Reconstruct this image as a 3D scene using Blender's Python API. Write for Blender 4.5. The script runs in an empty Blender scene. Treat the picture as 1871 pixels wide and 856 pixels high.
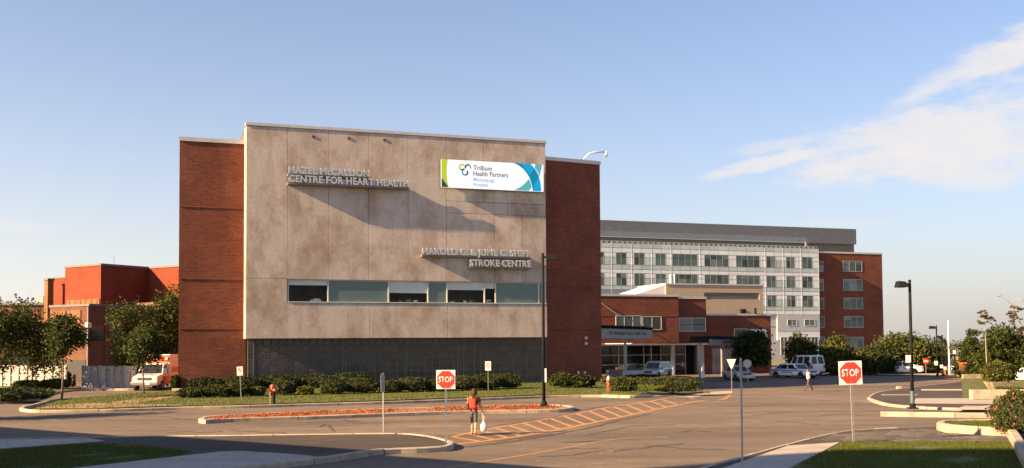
import bpy, bmesh, math, random
import numpy as np
from mathutils import Vector, Matrix, Euler
random.seed(7); RNG = np.random.default_rng(7)
SC = bpy.context.scene; COL = SC.collection
R_ = math.radians

# ------------------------------------------------------------------ camera
F, CAMH, PITCH, ROLL, HY = 1900.0, 3.29, 2.5, 0.4, 630.0
CY = HY - F * math.tan(R_(PITCH))
cam_d = bpy.data.cameras.new("camera"); cam = bpy.data.objects.new("camera", cam_d); COL.objects.link(cam)
CR = Matrix.Rotation(R_(90 + PITCH), 3, 'X') @ Matrix.Rotation(R_(-ROLL), 3, 'Z')
cam.matrix_world = Matrix.Translation((0, 0, CAMH)) @ CR.to_4x4()
cam_d.sensor_fit = 'HORIZONTAL'; cam_d.sensor_width = 36; cam_d.lens = 36 * F / 1871
cam_d.shift_y = (CY - 428.0) / 1871
cam_d.clip_start = 0.1; cam_d.clip_end = 8000
SC.camera = cam

# ------------------------------------------------------------------ sun, sky, exposure
SUN_EL, SUN_AZ = 24.0, 24.6            # shadows run along +X turned SUN_AZ towards +Y
sd = bpy.data.lights.new("sun", 'SUN'); sd.energy = 5.0; sd.angle = R_(0.5); sd.color = (1.0, 0.67, 0.36)
so = bpy.data.objects.new("sun", sd); COL.objects.link(so)
_dir = Vector((math.cos(R_(SUN_AZ)) * math.cos(R_(SUN_EL)), math.sin(R_(SUN_AZ)) * math.cos(R_(SUN_EL)), -math.sin(R_(SUN_EL))))
so.rotation_euler = _dir.to_track_quat('-Z', 'Y').to_euler(); so.location = (-60, -30, 60)
SC.view_settings.view_transform = 'Standard'; SC.view_settings.look = 'None'
SC.view_settings.exposure = 1.95; SC.view_settings.gamma = 1.0
SC.cycles.max_bounces = 6

def ray(px, py):
    return CR @ Vector(((px - 935.5) / F, -(py - CY) / F, -1.0))
def sm(v, a, b):
    t = min(1.0, max(0.0, (v - a) / (b - a))); return t * t * (3 - 2 * t)
def T(x, y):
    """height of the ground: the drive falls gently to the right of the building and rises again behind"""
    return (-0.75 * sm(y, 55, 78) + 0.42 * sm(y, 92, 112)) * sm(x, 7, 14)
def G(px, py, z=0.0):
    d = ray(px, py); h = 0.0
    for _ in range(30):
        t = (z + h - CAMH) / d.z; h = .5 * h + .5 * T(d.x * t, d.y * t)
    return Vector((d.x * t, d.y * t, z + h))
def D(px, py, depth):
    d = ray(px, py); t = depth / d.y
    return Vector((d.x * t, depth, CAMH + d.z * t))
class Plane:
    """vertical plane through o whose horizontal direction is turned a degrees from +X; gives (along, height)"""
    def __init__(s, o, a):
        s.o = Vector(o); s.a = a; s.u = Vector((math.cos(R_(a)), math.sin(R_(a)), 0)); s.n = Vector((-math.sin(R_(a)), math.cos(R_(a)), 0))
    def at(s, px, py, off=0.0):
        d = ray(px, py); o = s.o + s.n * off
        t = ((o - Vector((0, 0, CAMH))).dot(s.n)) / d.dot(s.n)
        P = Vector((0, 0, CAMH)) + d * t
        return (P - s.o).dot(s.u), P.z
    def x(s, px, py=640, off=0.0): return s.at(px, py, off)[0]
    def z(s, px, py, off=0.0): return s.at(px, py, off)[1]

# ------------------------------------------------------------------ world
HAZE_R, HAZE_L, SKY_TINT = (2.5, 2.36, 2.25, 1), (5.2, 4.85, 4.45, 1), (.97, .87, .89, 1)
def nd(nt, t, **kw):
    n = nt.nodes.new(t)
    for k, v in kw.items():
        if k == 'inp':
            for kk, vv in v.items(): n.inputs[kk].default_value = vv
        else: setattr(n, k, v)
    return n
def math_n(nt, op, a, b=None, clamp=False):
    n = nt.nodes.new('ShaderNodeMath'); n.operation = op; n.use_clamp = clamp
    for i, v in enumerate((a, b)):
        if v is None: continue
        if isinstance(v, (int, float)): n.inputs[i].default_value = v
        else: nt.links.new(v, n.inputs[i])
    return n.outputs[0]
W = bpy.data.worlds.new("World"); SC.world = W; W.use_nodes = True
nt = W.node_tree; nt.nodes.clear()
sky = nd(nt, 'ShaderNodeTexSky', sky_type='NISHITA', sun_disc=False)
sky.sun_elevation = R_(SUN_EL)
sky.sun_rotation = math.atan2(-_dir.x, -_dir.y)
sky.altitude = 0; sky.air_density = 1.0; sky.dust_density = 0.7; sky.ozone_density = 3.0
tc = nd(nt, 'ShaderNodeTexCoord'); sx = nd(nt, 'ShaderNodeSeparateXYZ'); nt.links.new(tc.outputs['Generated'], sx.inputs[0])
az = math_n(nt, 'ARCTAN2', sx.outputs[0], sx.outputs[1]); el = math_n(nt, 'ARCSINE', sx.outputs[2])
ae = nd(nt, 'ShaderNodeCombineXYZ'); nt.links.new(az, ae.inputs[0]); nt.links.new(el, ae.inputs[1])
def sky_noise(scale, rot, stretch, detail=7, rough=.6):
    m = nd(nt, 'ShaderNodeMapping'); m.inputs['Rotation'].default_value = (0, 0, rot); m.inputs['Scale'].default_value = (1, stretch, 1)
    nt.links.new(ae.outputs[0], m.inputs[0])
    n = nd(nt, 'ShaderNodeTexNoise', inp={'Scale': scale, 'Detail': detail, 'Roughness': rough}); nt.links.new(m.outputs[0], n.inputs['Vector'])
    return n.outputs['Fac']
n1 = sky_noise(9, R_(-16), 3.0); n2 = sky_noise(30, R_(-12), 2.6, 6, .65)
def azel(px, py):
    d = ray(px, py).normalized(); return math.atan2(d.x, d.y), math.asin(d.z)
def cloud(px, py, rx, ry, rot, amp, soft, gain):
    a, e = azel(px, py)
    m = nd(nt, 'ShaderNodeMapping', vector_type='TEXTURE')
    m.inputs['Location'].default_value = (a, e, 0); m.inputs['Rotation'].default_value = (0, 0, R_(rot)); m.inputs['Scale'].default_value = (rx / F, ry / F, 1)
    nt.links.new(ae.outputs[0], m.inputs[0])
    ln = nd(nt, 'ShaderNodeVectorMath', operation='LENGTH'); nt.links.new(m.outputs[0], ln.inputs[0])
    v = math_n(nt, 'SUBTRACT', 1.0, ln.outputs['Value'])
    v = math_n(nt, 'ADD', v, math_n(nt, 'MULTIPLY', math_n(nt, 'SUBTRACT', n1, .5), amp))
    v = math_n(nt, 'ADD', v, math_n(nt, 'MULTIPLY', math_n(nt, 'SUBTRACT', n2, .5), amp * .6))
    mr = nd(nt, 'ShaderNodeMapRange', interpolation_type='SMOOTHSTEP'); nt.links.new(v, mr.inputs[0])
    mr.inputs[1].default_value = 0; mr.inputs[2].default_value = soft; mr.inputs[3].default_value = 0; mr.inputs[4].default_value = gain
    return mr.outputs[0]
cl = [cloud(1735, 258, 310, 88, 5, 1.8, .65, .92), cloud(1640, 255, 190, 62, 4, 1.7, .7, .8), cloud(1390, 302, 170, 17, 10, 1.5, .7, .85),
      cloud(1440, 262, 130, 14, 8, 1.8, .9, .45), cloud(1850, 90, 200, 38, 26, 1.9, .8, .9), cloud(1690, 168, 150, 26, 22, 1.9, .9, .75),
      cloud(1930, 230, 220, 95, 2, 1.7, .7, .85), cloud(1730, 318, 170, 40, -8, 1.6, .8, .8), cloud(30, 415, 120, 16, -4, 1.2, .9, .5), cloud(1540, 408, 120, 9, -2, 1.2, .9, .35)]
cm = cl[0]
for c in cl[1:]: cm = math_n(nt, 'MAXIMUM', cm, c)
n3 = sky_noise(16, R_(-14), 2.2, 8, .7)
cm = math_n(nt, 'MULTIPLY', cm, math_n(nt, 'ADD', .5, math_n(nt, 'MULTIPLY', n3, 1.0)), True)
# pale summer haze low in the sky, brighter on the sun's side
sun_h = Vector((-_dir.x, -_dir.y, 0)).normalized()
hd = nd(nt, 'ShaderNodeVectorMath', operation='DOT_PRODUCT'); nt.links.new(tc.outputs['Generated'], hd.inputs[0]); hd.inputs[1].default_value = sun_h
side = nd(nt, 'ShaderNodeMapRange', inp={1: -.85, 2: .35}); nt.links.new(hd.outputs['Value'], side.inputs[0])
hz = nd(nt, 'ShaderNodeMix', data_type='RGBA'); nt.links.new(side.outputs[0], hz.inputs[0]); hz.inputs[6].default_value = HAZE_R; hz.inputs[7].default_value = HAZE_L
fall = math_n(nt, 'EXPONENT', math_n(nt, 'MULTIPLY', math_n(nt, 'ABSOLUTE', el), -1 / R_(7.2)))
hf = math_n(nt, 'ADD', math_n(nt, 'MULTIPLY', fall, .92), .05)
tint = nd(nt, 'ShaderNodeMix', data_type='RGBA', blend_type='MULTIPLY'); tint.inputs[0].default_value = 1; nt.links.new(sky.outputs[0], tint.inputs[6]); tint.inputs[7].default_value = SKY_TINT
sh = nd(nt, 'ShaderNodeMix', data_type='RGBA'); nt.links.new(hf, sh.inputs[0]); nt.links.new(tint.outputs[2], sh.inputs[6]); nt.links.new(hz.outputs[2], sh.inputs[7])
mx = nd(nt, 'ShaderNodeMix', data_type='RGBA'); nt.links.new(cm, mx.inputs[0]); nt.links.new(sh.outputs[2], mx.inputs[6])
mx.inputs[7].default_value = (4.0, 3.85, 3.85, 1)
bg = nd(nt, 'ShaderNodeBackground'); bg.inputs[1].default_value = 0.057
nt.links.new(mx.outputs[2], bg.inputs[0])
wo = nd(nt, 'ShaderNodeOutputWorld'); nt.links.new(bg.outputs[0], wo.inputs[0])

# ------------------------------------------------------------------ materials
MATS = {}
def base_mat(name):
    m = bpy.data.materials.new(name); m.use_nodes = True; MATS[name] = m
    nt = m.node_tree; b = nt.nodes['Principled BSDF']
    return m, nt, b
def lin(c):
    return tuple(((v / 255) / 12.92 if v / 255 <= .04045 else ((v / 255 + .055) / 1.055) ** 2.4) for v in c) + (1,)
def rgba(c): return tuple(c) + (1,) if len(c) == 3 else tuple(c)
def mk(name, c1, c2=None, scale=3.0, rough=.8, metal=0.0, bump=0.0, bscale=None, spec=.5, rnd=0.0, detail=6, lo=.35, hi=.65, stretch=(1, 1, 1), coat=0.0, c3=None, scale3=.3, world=False):
    m, nt, b = base_mat(name)
    b.inputs['Roughness'].default_value = rough; b.inputs['Metallic'].default_value = metal
    b.inputs['Specular IOR Level'].default_value = spec; b.inputs['Coat Weight'].default_value = coat
    if world:
        gg = nd(nt, 'ShaderNodeNewGeometry'); src = gg.outputs['Position']
    else:
        tc = nd(nt, 'ShaderNodeTexCoord'); src = tc.outputs['Object']
    mp = nd(nt, 'ShaderNodeMapping'); mp.inputs['Scale'].default_value = stretch; nt.links.new(src, mp.inputs[0])
    out = None
    if c2 is not None:
        n = nd(nt, 'ShaderNodeTexNoise', inp={'Scale': scale, 'Detail': detail, 'Roughness': .6}); nt.links.new(mp.outputs[0], n.inputs['Vector'])
        mr = nd(nt, 'ShaderNodeMapRange', inp={1: lo, 2: hi}); nt.links.new(n.outputs['Fac'], mr.inputs[0])
        x = nd(nt, 'ShaderNodeMix', data_type='RGBA'); nt.links.new(mr.outputs[0], x.inputs[0])
        x.inputs[6].default_value = rgba(c1); x.inputs[7].default_value = rgba(c2); out = x.outputs[2]
        if c3 is not None:
            n3 = nd(nt, 'ShaderNodeTexNoise', inp={'Scale': scale3, 'Detail': 5, 'Roughness': .6}); nt.links.new(mp.outputs[0], n3.inputs['Vector'])
            mr3 = nd(nt, 'ShaderNodeMapRange', inp={1: .46, 2: .66}); nt.links.new(n3.outputs['Fac'], mr3.inputs[0])
            x3 = nd(nt, 'ShaderNodeMix', data_type='RGBA'); nt.links.new(mr3.outputs[0], x3.inputs[0]); nt.links.new(out, x3.inputs[6]); x3.inputs[7].default_value = rgba(c3); out = x3.outputs[2]
    else:
        r = nd(nt, 'ShaderNodeRGB'); r.outputs[0].default_value = rgba(c1); out = r.outputs[0]
    if rnd:
        oi = nd(nt, 'ShaderNodeObjectInfo'); mr = nd(nt, 'ShaderNodeMapRange', inp={1: 0, 2: 1, 3: 1 - rnd, 4: 1 + rnd}); nt.links.new(oi.outputs['Random'], mr.inputs[0])
        h = nd(nt, 'ShaderNodeHueSaturation'); nt.links.new(mr.outputs[0], h.inputs['Value']); nt.links.new(out, h.inputs['Color']); out = h.outputs[0]
    nt.links.new(out, b.inputs['Base Color'])
    if bump:
        nb = nd(nt, 'ShaderNodeTexNoise', inp={'Scale': bscale or scale * 4, 'Detail': 4}); nt.links.new(mp.outputs[0], nb.inputs['Vector'])
        bp = nd(nt, 'ShaderNodeBump', inp={'Strength': 1.0, 'Distance': bump}); nt.links.new(nb.outputs['Fac'], bp.inputs['Height']); nt.links.new(bp.outputs[0], b.inputs['Normal'])
    return m
def brick_mat(name, c1, c2, mortar, bw=.42, bh=.14, mort=.012, tint=None):
    m, nt, b = base_mat(name); b.inputs['Roughness'].default_value = .85; b.inputs['Specular IOR Level'].default_value = .25
    tc = nd(nt, 'ShaderNodeTexCoord'); s = nd(nt, 'ShaderNodeSeparateXYZ'); nt.links.new(tc.outputs['Object'], s.inputs[0])
    c = nd(nt, 'ShaderNodeCombineXYZ'); nt.links.new(math_n(nt, 'ADD', s.outputs[0], s.outputs[1]), c.inputs[0]); nt.links.new(s.outputs[2], c.inputs[1])
    br = nd(nt, 'ShaderNodeTexBrick', inp={'Scale': 1, 'Mortar Size': mort, 'Brick Width': bw, 'Row Height': bh, 'Color1': rgba(c1), 'Color2': rgba(c2), 'Mortar': rgba(mortar), 'Mortar Smooth': .4})
    nt.links.new(c.outputs[0], br.inputs['Vector'])
    n = nd(nt, 'ShaderNodeTexNoise', inp={'Scale': .35, 'Detail': 6, 'Roughness': .65}); nt.links.new(tc.outputs['Object'], n.inputs['Vector'])
    mr = nd(nt, 'ShaderNodeMapRange', inp={1: .3, 2: .7, 3: .72, 4: 1.22}); nt.links.new(n.outputs['Fac'], mr.inputs[0])
    h = nd(nt, 'ShaderNodeHueSaturation'); nt.links.new(br.outputs['Color'], h.inputs['Color']); nt.links.new(mr.outputs[0], h.inputs['Value'])
    nt.links.new(h.outputs[0], b.inputs['Base Color'])
    bp = nd(nt, 'ShaderNodeBump', inp={'Strength': .6, 'Distance': .01}, invert=True); nt.links.new(br.outputs['Fac'], bp.inputs['Height']); nt.links.new(bp.outputs[0], b.inputs['Normal'])
    return m
def concrete_mat():
    m, nt, b = base_mat('precast'); b.inputs['Roughness'].default_value = .9; b.inputs['Specular IOR Level'].default_value = .2
    tc = nd(nt, 'ShaderNodeTexCoord'); oi = nd(nt, 'ShaderNodeObjectInfo')
    def noise(sc, st, det=6, ro=.6):
        mp = nd(nt, 'ShaderNodeMapping'); mp.inputs['Scale'].default_value = st; nt.links.new(tc.outputs['Object'], mp.inputs[0])
        n = nd(nt, 'ShaderNodeTexNoise', inp={'Scale': sc, 'Detail': det, 'Roughness': ro}); nt.links.new(mp.outputs[0], n.inputs['Vector']); return n.outputs['Fac']
    def mixc(fac, a, c):
        x = nd(nt, 'ShaderNodeMix', data_type='RGBA'); nt.links.new(fac, x.inputs[0])
        if isinstance(a, tuple): x.inputs[6].default_value = a
        else: nt.links.new(a, x.inputs[6])
        x.inputs[7].default_value = c; return x.outputs[2]
    def rng(v, a, b_, c=0, d=1):
        mr = nd(nt, 'ShaderNodeMapRange', inp={1: a, 2: b_, 3: c, 4: d}); nt.links.new(v, mr.inputs[0]); return mr.outputs[0]
    col = mixc(rng(noise(6, (1, 1, 1)), .3, .7), (.46, .40, .345, 1), (.57, .50, .435, 1))
    col = mixc(rng(noise(.5, (1, 1, .7), 7, .68), .45, .66, 0, .8), col, (.30, .21, .145, 1))      # rusty damp stains
    col = mixc(rng(noise(.9, (1.6, 1, .3), 7, .65), .50, .72, 0, .4), col, (.25, .205, .165, 1))     # run-off streaks
    col = mixc(rng(noise(26, (1, 1, 1), 3, .8), .54, .75, 0, .28), col, (.25, .205, .165, 1))
    h = nd(nt, 'ShaderNodeHueSaturation'); nt.links.new(col, h.inputs['Color']); nt.links.new(rng(oi.outputs['Random'], 0, 1, .90, 1.08), h.inputs['Value'])
    nt.links.new(h.outputs[0], b.inputs['Base Color'])
    bp = nd(nt, 'ShaderNodeBump', inp={'Strength': .5, 'Distance': .003}); nt.links.new(noise(14, (1, 1, 1), 5), bp.inputs['Height']); nt.links.new(bp.outputs[0], b.inputs['Normal'])
    return m
def asphalt_mat(name, c1, c2, c3):
    m, nt, b = base_mat(name); b.inputs['Roughness'].default_value = .9; b.inputs['Specular IOR Level'].default_value = .2
    g = nd(nt, 'ShaderNodeNewGeometry')
    def noise(sc, st=(1, 1, 1), det=6, ro=.6):
        mp = nd(nt, 'ShaderNodeMapping'); mp.inputs['Scale'].default_value = st; nt.links.new(g.outputs['Position'], mp.inputs[0])
        n = nd(nt, 'ShaderNodeTexNoise', inp={'Scale': sc, 'Detail': det, 'Roughness': ro}); nt.links.new(mp.outputs[0], n.inputs['Vector']); return n.outputs['Fac']
    def mixc(fac, a, c):
        x = nd(nt, 'ShaderNodeMix', data_type='RGBA'); nt.links.new(fac, x.inputs[0])
        if isinstance(a, tuple): x.inputs[6].default_value = a
        else: nt.links.new(a, x.inputs[6])
        x.inputs[7].default_value = c; return x.outputs[2]
    def rng(v, a, b_, c=0, d=1):
        mr = nd(nt, 'ShaderNodeMapRange', inp={1: a, 2: b_, 3: c, 4: d}); nt.links.new(v, mr.inputs[0]); return mr.outputs[0]
    col = mixc(rng(noise(18, det=8, ro=.8), .35, .65), rgba(c1), rgba(c2))
    col = mixc(rng(noise(.13, (.5, 1.6, 1), 5), .44, .62, 0, .8), col, rgba(c3))
    col = mixc(rng(noise(2.6, (1, 1, 1), 9, .85), .52, .68, 0, .5), col, rgba(tuple(v * .62 for v in c1)))
    col = mixc(rng(noise(.55, (.3, 2.2, 1), 6, .7), .53, .70, 0, .6), col, rgba(tuple(v * .58 for v in c1)))
    col = mixc(rng(noise(.6, (1, 1, 1), 10, .78), .46, .64, 0, .6), col, rgba(tuple(v * .72 for v in c1)))
    col = mixc(rng(noise(7, (1, 1, 1), 6, .9), .54, .66, 0, .45), col, rgba(tuple(v * 1.25 for v in c2)))
    n = rng(noise(1.1, (1, 1, 1), 3), .60, .72, 0, .35)
    col = mixc(n, col, rgba(tuple(v * 1.3 for v in c2)))
    nt.links.new(col, b.inputs['Base Color'])
    bp = nd(nt, 'ShaderNodeBump', inp={'Strength': .7, 'Distance': .006}); nt.links.new(noise(60, det=3), bp.inputs['Height']); nt.links.new(bp.outputs[0], b.inputs['Normal'])
    return m
def leaf_mat(name, c, c2):
    m, nt, b = base_mat(name); b.inputs['Roughness'].default_value = .7; b.inputs['Specular IOR Level'].default_value = .2
    g = nd(nt, 'ShaderNodeNewGeometry')
    x = nd(nt, 'ShaderNodeMix', data_type='RGBA'); nt.links.new(g.outputs['Random Per Island'], x.inputs[0]); x.inputs[6].default_value = rgba(c); x.inputs[7].default_value = rgba(c2)
    nt.links.new(x.outputs[2], b.inputs['Base Color'])
    t = nd(nt, 'ShaderNodeBsdfTranslucent'); nt.links.new(x.outputs[2], t.inputs[0])
    mix = nd(nt, 'ShaderNodeMixShader', inp={0: .3}); nt.links.new(b.outputs[0], mix.inputs[1]); nt.links.new(t.outputs[0], mix.inputs[2])
    o = nt.nodes['Material Output']; nt.links.new(mix.outputs[0], o.inputs[0])
    return m
def glass_mat(name, tint, fac=.55, rough=.05):
    m, nt, b = base_mat(name); b.inputs['Base Color'].default_value = rgba(tint); b.inputs['Roughness'].default_value = rough; b.inputs['Specular IOR Level'].default_value = .6
    t = nd(nt, 'ShaderNodeBsdfTransparent', inp={0: (.94, .97, .96, 1)})
    mix = nd(nt, 'ShaderNodeMixShader', inp={0: fac}); nt.links.new(t.outputs[0], mix.inputs[1]); nt.links.new(b.outputs[0], mix.inputs[2])
    nt.links.new(mix.outputs[0], nt.nodes['Material Output'].inputs[0]); return m
def emit_mat(name, c, s):
    m, nt, b = base_mat(name); b.inputs['Base Color'].default_value = rgba(tuple(v * .08 for v in c)); b.inputs['Specular IOR Level'].default_value = .1; b.inputs['Emission Color'].default_value = rgba(c); b.inputs['Emission Strength'].default_value = s; return m
def paint_mat(name, c, wear, wc):
    m, nt, b = base_mat(name); b.inputs['Roughness'].default_value = .8
    g = nd(nt, 'ShaderNodeNewGeometry')
    n = nd(nt, 'ShaderNodeTexNoise', inp={'Scale': 5, 'Detail': 9, 'Roughness': .75}); nt.links.new(g.outputs['Position'], n.inputs['Vector'])
    mr = nd(nt, 'ShaderNodeMapRange', inp={1: wear - .09, 2: wear + .09}); nt.links.new(n.outputs['Fac'], mr.inputs[0])
    x = nd(nt, 'ShaderNodeMix', data_type='RGBA'); nt.links.new(mr.outputs[0], x.inputs[0]); x.inputs[6].default_value = rgba(c); x.inputs[7].default_value = rgba(wc)
    nt.links.new(x.outputs[2], b.inputs['Base Color']); return m

M = MATS
concrete_mat()
brick_mat('brick_red', (.185, .050, .027), (.115, .033, .02), (.20, .10, .06))
brick_mat('brick_dark', (.205, .058, .034), (.135, .040, .025), (.21, .10, .065))
brick_mat('brick_orange', (.20, .038, .017), (.165, .031, .014), (.17, .055, .028), .4, .16)
brick_mat('brick_tan', (.20, .105, .048), (.165, .08, .038), (.2, .13, .075), .4, .16)
brick_mat('brick_brown', (.15, .062, .036), (.11, .046, .028), (.15, .08, .055), .4, .16)
ASP = ((.135, .107, .083), (.205, .160, .122), (.088, .074, .061))
asphalt_mat('asphalt', *ASP)
asphalt_mat('paver_dark', (.058, .048, .040), (.092, .074, .060), (.05, .042, .036))
mk('paver_piece', (.06, .05, .042), (.10, .08, .064), 9, .9, bump=.004, rnd=.35, world=True)
mk('kerb_concrete', (.31, .255, .195), (.40, .335, .26), 5, .9, bump=.004, bscale=30, rnd=.14, c3=(.25, .20, .155), scale3=1.6, world=True)
mk('sidewalk', (.31, .28, .24), (.39, .35, .30), 4, .9, bump=.002, bscale=40, rnd=.06, c3=(.30, .26, .22), scale3=.6, world=True)
mk('grass_soil', (.050, .070, .010), (.088, .102, .017), 2.2, .95, bump=.02, bscale=30, c3=(.11, .10, .03), scale3=.45, world=True)
mk('grass_plain', (.068, .074, .014), (.10, .098, .02), 3, .95, bump=.03, bscale=25, c3=(.10, .085, .03), scale3=.5, world=True)
mk('dirt', (.34, .22, .12), (.25, .16, .09), 3, .95, bump=.01, world=True)
mk('far_ground', (.10, .10, .05), (.17, .14, .09), .05, .95, world=True)
mk('bed_soil', (.30, .13, .055), (.22, .105, .045), 6, .95, bump=.01, world=True)
paint_mat('paint_yellow', (.46, .20, .045), .55, (.16, .12, .088)); paint_mat('paint_yellow_worn', (.42, .20, .055), .53, (.16, .12, .088)); paint_mat('paint_white', (.6, .52, .42), .5, (.2, .155, .115))
mk('crack_and_shadow', (.045, .035, .028), (.07, .055, .045), 5)
mk('tar', (.07, .058, .05), (.1, .085, .07), 4, world=True)
mk('metal_coping', (.52, .50, .46), (.60, .57, .52), 2, .45, .3)
mk('metal_grey', (.34, .35, .35), (.42, .43, .43), 3, .4, .7, rnd=.05)
mk('metal_dark', (.009, .009, .010), (.015, .015, .016), 4, .8, spec=.12)
mk('metal_bluegrey', (.05, .09, .12), (.07, .11, .14), 4, .5)
mk('galvanized', (.36, .37, .36), (.48, .48, .46), 14, .45, .6)
mk('letter_metal', (.50, .51, .49), (.58, .58, .56), 5, .4, .35)
mk('trough', (.16, .155, .15), (.2, .19, .18), 5, .6, .2)
mk('glass_block', (.026, .024, .022), (.052, .046, .040), 1.2, .2, bump=.005, bscale=7, rnd=.3)
mk('block_joint', (.125, .12, .112), (.09, .086, .08), 3, .7)
mk('block_mullion', (.14, .145, .145), (.11, .11, .11), 3, .5, .3)
mk('teal_glass', (.075, .125, .12), (.095, .15, .145), .8, .12, rnd=.06)
mk('dark_glass', (.02, .024, .024), (.035, .04, .038), .8, .08, rnd=.2)
mk('tower_glass', (.055, .085, .08), (.085, .115, .11), .5, .12, rnd=.3)
mk('tower_glass_pale', (.12, .15, .145), (.17, .19, .18), .5, .2, rnd=.2)
glass_mat('clear_glass', (.02, .03, .03), .16)
glass_mat('shop_glass', (.02, .024, .022), .6)
mk('fascia_grey', (.20, .20, .19), (.26, .26, .245), 3, .6)
mk('interior', (.26, .24, .21), (.16, .145, .125), .9, .9)
mk('interior_light', (.30, .26, .2), (.16, .13, .10), 1.6, .9)
mk('blind', (.82, .84, .82), (.86, .87, .85), 2, .8)
mk('window_frame', (.55, .55, .53), None, 1, .5)
mk('spandrel_white', (.66, .70, .72), (.72, .76, .78), .6, .35, rnd=.07)
mk('spandrel_green', (.40, .48, .475), (.46, .54, .535), .6, .25, rnd=.09)
mk('spandrel_grey', (.38, .40, .41), (.43, .45, .46), .6, .5, rnd=.05)
mk('roof_metal', (.155, .165, .185), (.19, .20, .22), 1, .5, .2)
mk('roof_band', (.10, .095, .09), (.13, .12, .115), 1, .6)
mk('roofing', (.2, .19, .18), (.25, .24, .22), 1, .9)
mk('stucco_tan', (.40, .31, .22), (.46, .36, .26), 3, .9, bump=.003)
mk('stucco_white', (.80, .78, .74), (.84, .82, .78), 1, .8)
mk('louver', (.2, .2, .19), (.26, .25, .24), 4, .5)
mk('fence_white', (.29, .285, .27), (.36, .35, .33), 3, .75, rnd=.12, stretch=(1, 1, .3))
mk('sign_white', (.74, .70, .64), (.80, .77, .70), 9, .5)
mk('sign_red', (.62, .04, .022), (.70, .05, .03), 6, .45)
mk('black', (.012, .012, .012), None, 1, .5)
mk('rubber', (.018, .018, .018), (.03, .03, .03), 9, .85)
mk('rim', (.4, .4, .4), None, 1, .35, .6)
mk('car_white', (.74, .74, .72), (.78, .78, .76), 1, .25, coat=.6)
mk('car_silver', (.42, .45, .44), (.46, .48, .47), 1, .3, .35, coat=.6)
mk('car_grey', (.22, .23, .225), (.25, .26, .255), 1, .3, .35, coat=.6)
mk('car_dark', (.03, .035, .042), None, 1, .25, coat=.6)
mk('car_orange', (.68, .15, .035), (.62, .12, .03), 2, .4, coat=.4)
mk('car_trim', (.05, .05, .05), (.08, .08, .08), 3, .6)
mk('car_glass', (.016, .018, .018), (.03, .032, .032), 2, .06)
mk('car_blue', (.12, .20, .62), None, 1, .4)
mk('head_lens', (.75, .76, .74), None, 1, .1)
mk('tail_lens', (.5, .03, .02), None, 1, .2)
mk('amber_lens', (.8, .25, .03), None, 1, .2)
mk('hydrant_red', (.68, .045, .025), (.58, .04, .02), 6, .5)
mk('pump_red_shaded', (.34, .06, .03), (.26, .05, .03), 6, .5)  # hydrant red darkened; shade is put into the colour
mk('orange_paint', (.72, .16, .04), (.6, .12, .03), 6, .6)
mk('bark', (.13, .09, .06), (.2, .145, .10), 6, .9, bump=.01, stretch=(1, 1, .3))
mk('bark_pale', (.24, .18, .13), (.32, .25, .18), 6, .9, stretch=(1, 1, .3))
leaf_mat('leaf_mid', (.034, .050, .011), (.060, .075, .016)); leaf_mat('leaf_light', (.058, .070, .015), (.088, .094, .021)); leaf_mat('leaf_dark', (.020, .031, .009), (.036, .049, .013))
leaf_mat('leaf_yellow', (.102, .104, .021), (.145, .135, .03)); leaf_mat('leaf_shrub', (.026, .035, .009), (.048, .058, .014)); leaf_mat('leaf_pale', (.13, .15, .06), (.2, .2, .09))
leaf_mat('leaf_brown', (.12, .07, .035), (.17, .11, .05))
leaf_mat('grass_blade', (.060, .086, .011), (.112, .130, .020)); leaf_mat('petal_red', (.38, .05, .022), (.46, .13, .04)); leaf_mat('petal_pink', (.6, .10, .08), (.7, .2, .15))
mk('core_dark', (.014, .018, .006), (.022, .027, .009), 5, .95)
mk('skin', (.52, .30, .19), (.56, .33, .21), 9, .55); mk('skin_dark', (.34, .17, .10), None, 1, .55)
mk('hair_brown', (.045, .018, .010), (.075, .03, .016), 18, .75, spec=.15, stretch=(1, 1, .15)); mk('hair_black', (.014, .011, .01), None, 1, .5)
mk('cloth_red', (.78, .05, .022), (.70, .04, .02), 8, .75); mk('cloth_maroon', (.30, .07, .04), (.24, .05, .03), 8, .85); mk('cloth_denim', (.06, .058, .055), (.09, .085, .08), 14, .9)
mk('cloth_white', (.76, .74, .70), (.70, .68, .64), 8, .8); mk('cloth_brown', (.085, .05, .03), (.11, .065, .04), 8, .9); mk('cloth_black', (.014, .013, .013), None, 1, .9)
mk('shoe', (.04, .022, .016), None, 1, .6); mk('strap', (.48, .34, .22), None, 1, .8); mk('plastic_bag', (.70, .66, .60), (.78, .75, .70), 6, .45)
emit_mat('emit_white', (1, 1, 1), .245); emit_mat('emit_green', (.52, .62, .04), .25); emit_mat('emit_dark', (.055, .075, .075), .23); emit_mat('emit_teal', (.008, .27, .44), .233)
emit_mat('emit_blue', (.012, .40, .75), .233); emit_mat('emit_aqua', (.12, .48, .49), .233); emit_mat('emit_text', (.08, .075, .075), .2); emit_mat('emit_textblue', (.22, .42, .80), .233)

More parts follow.
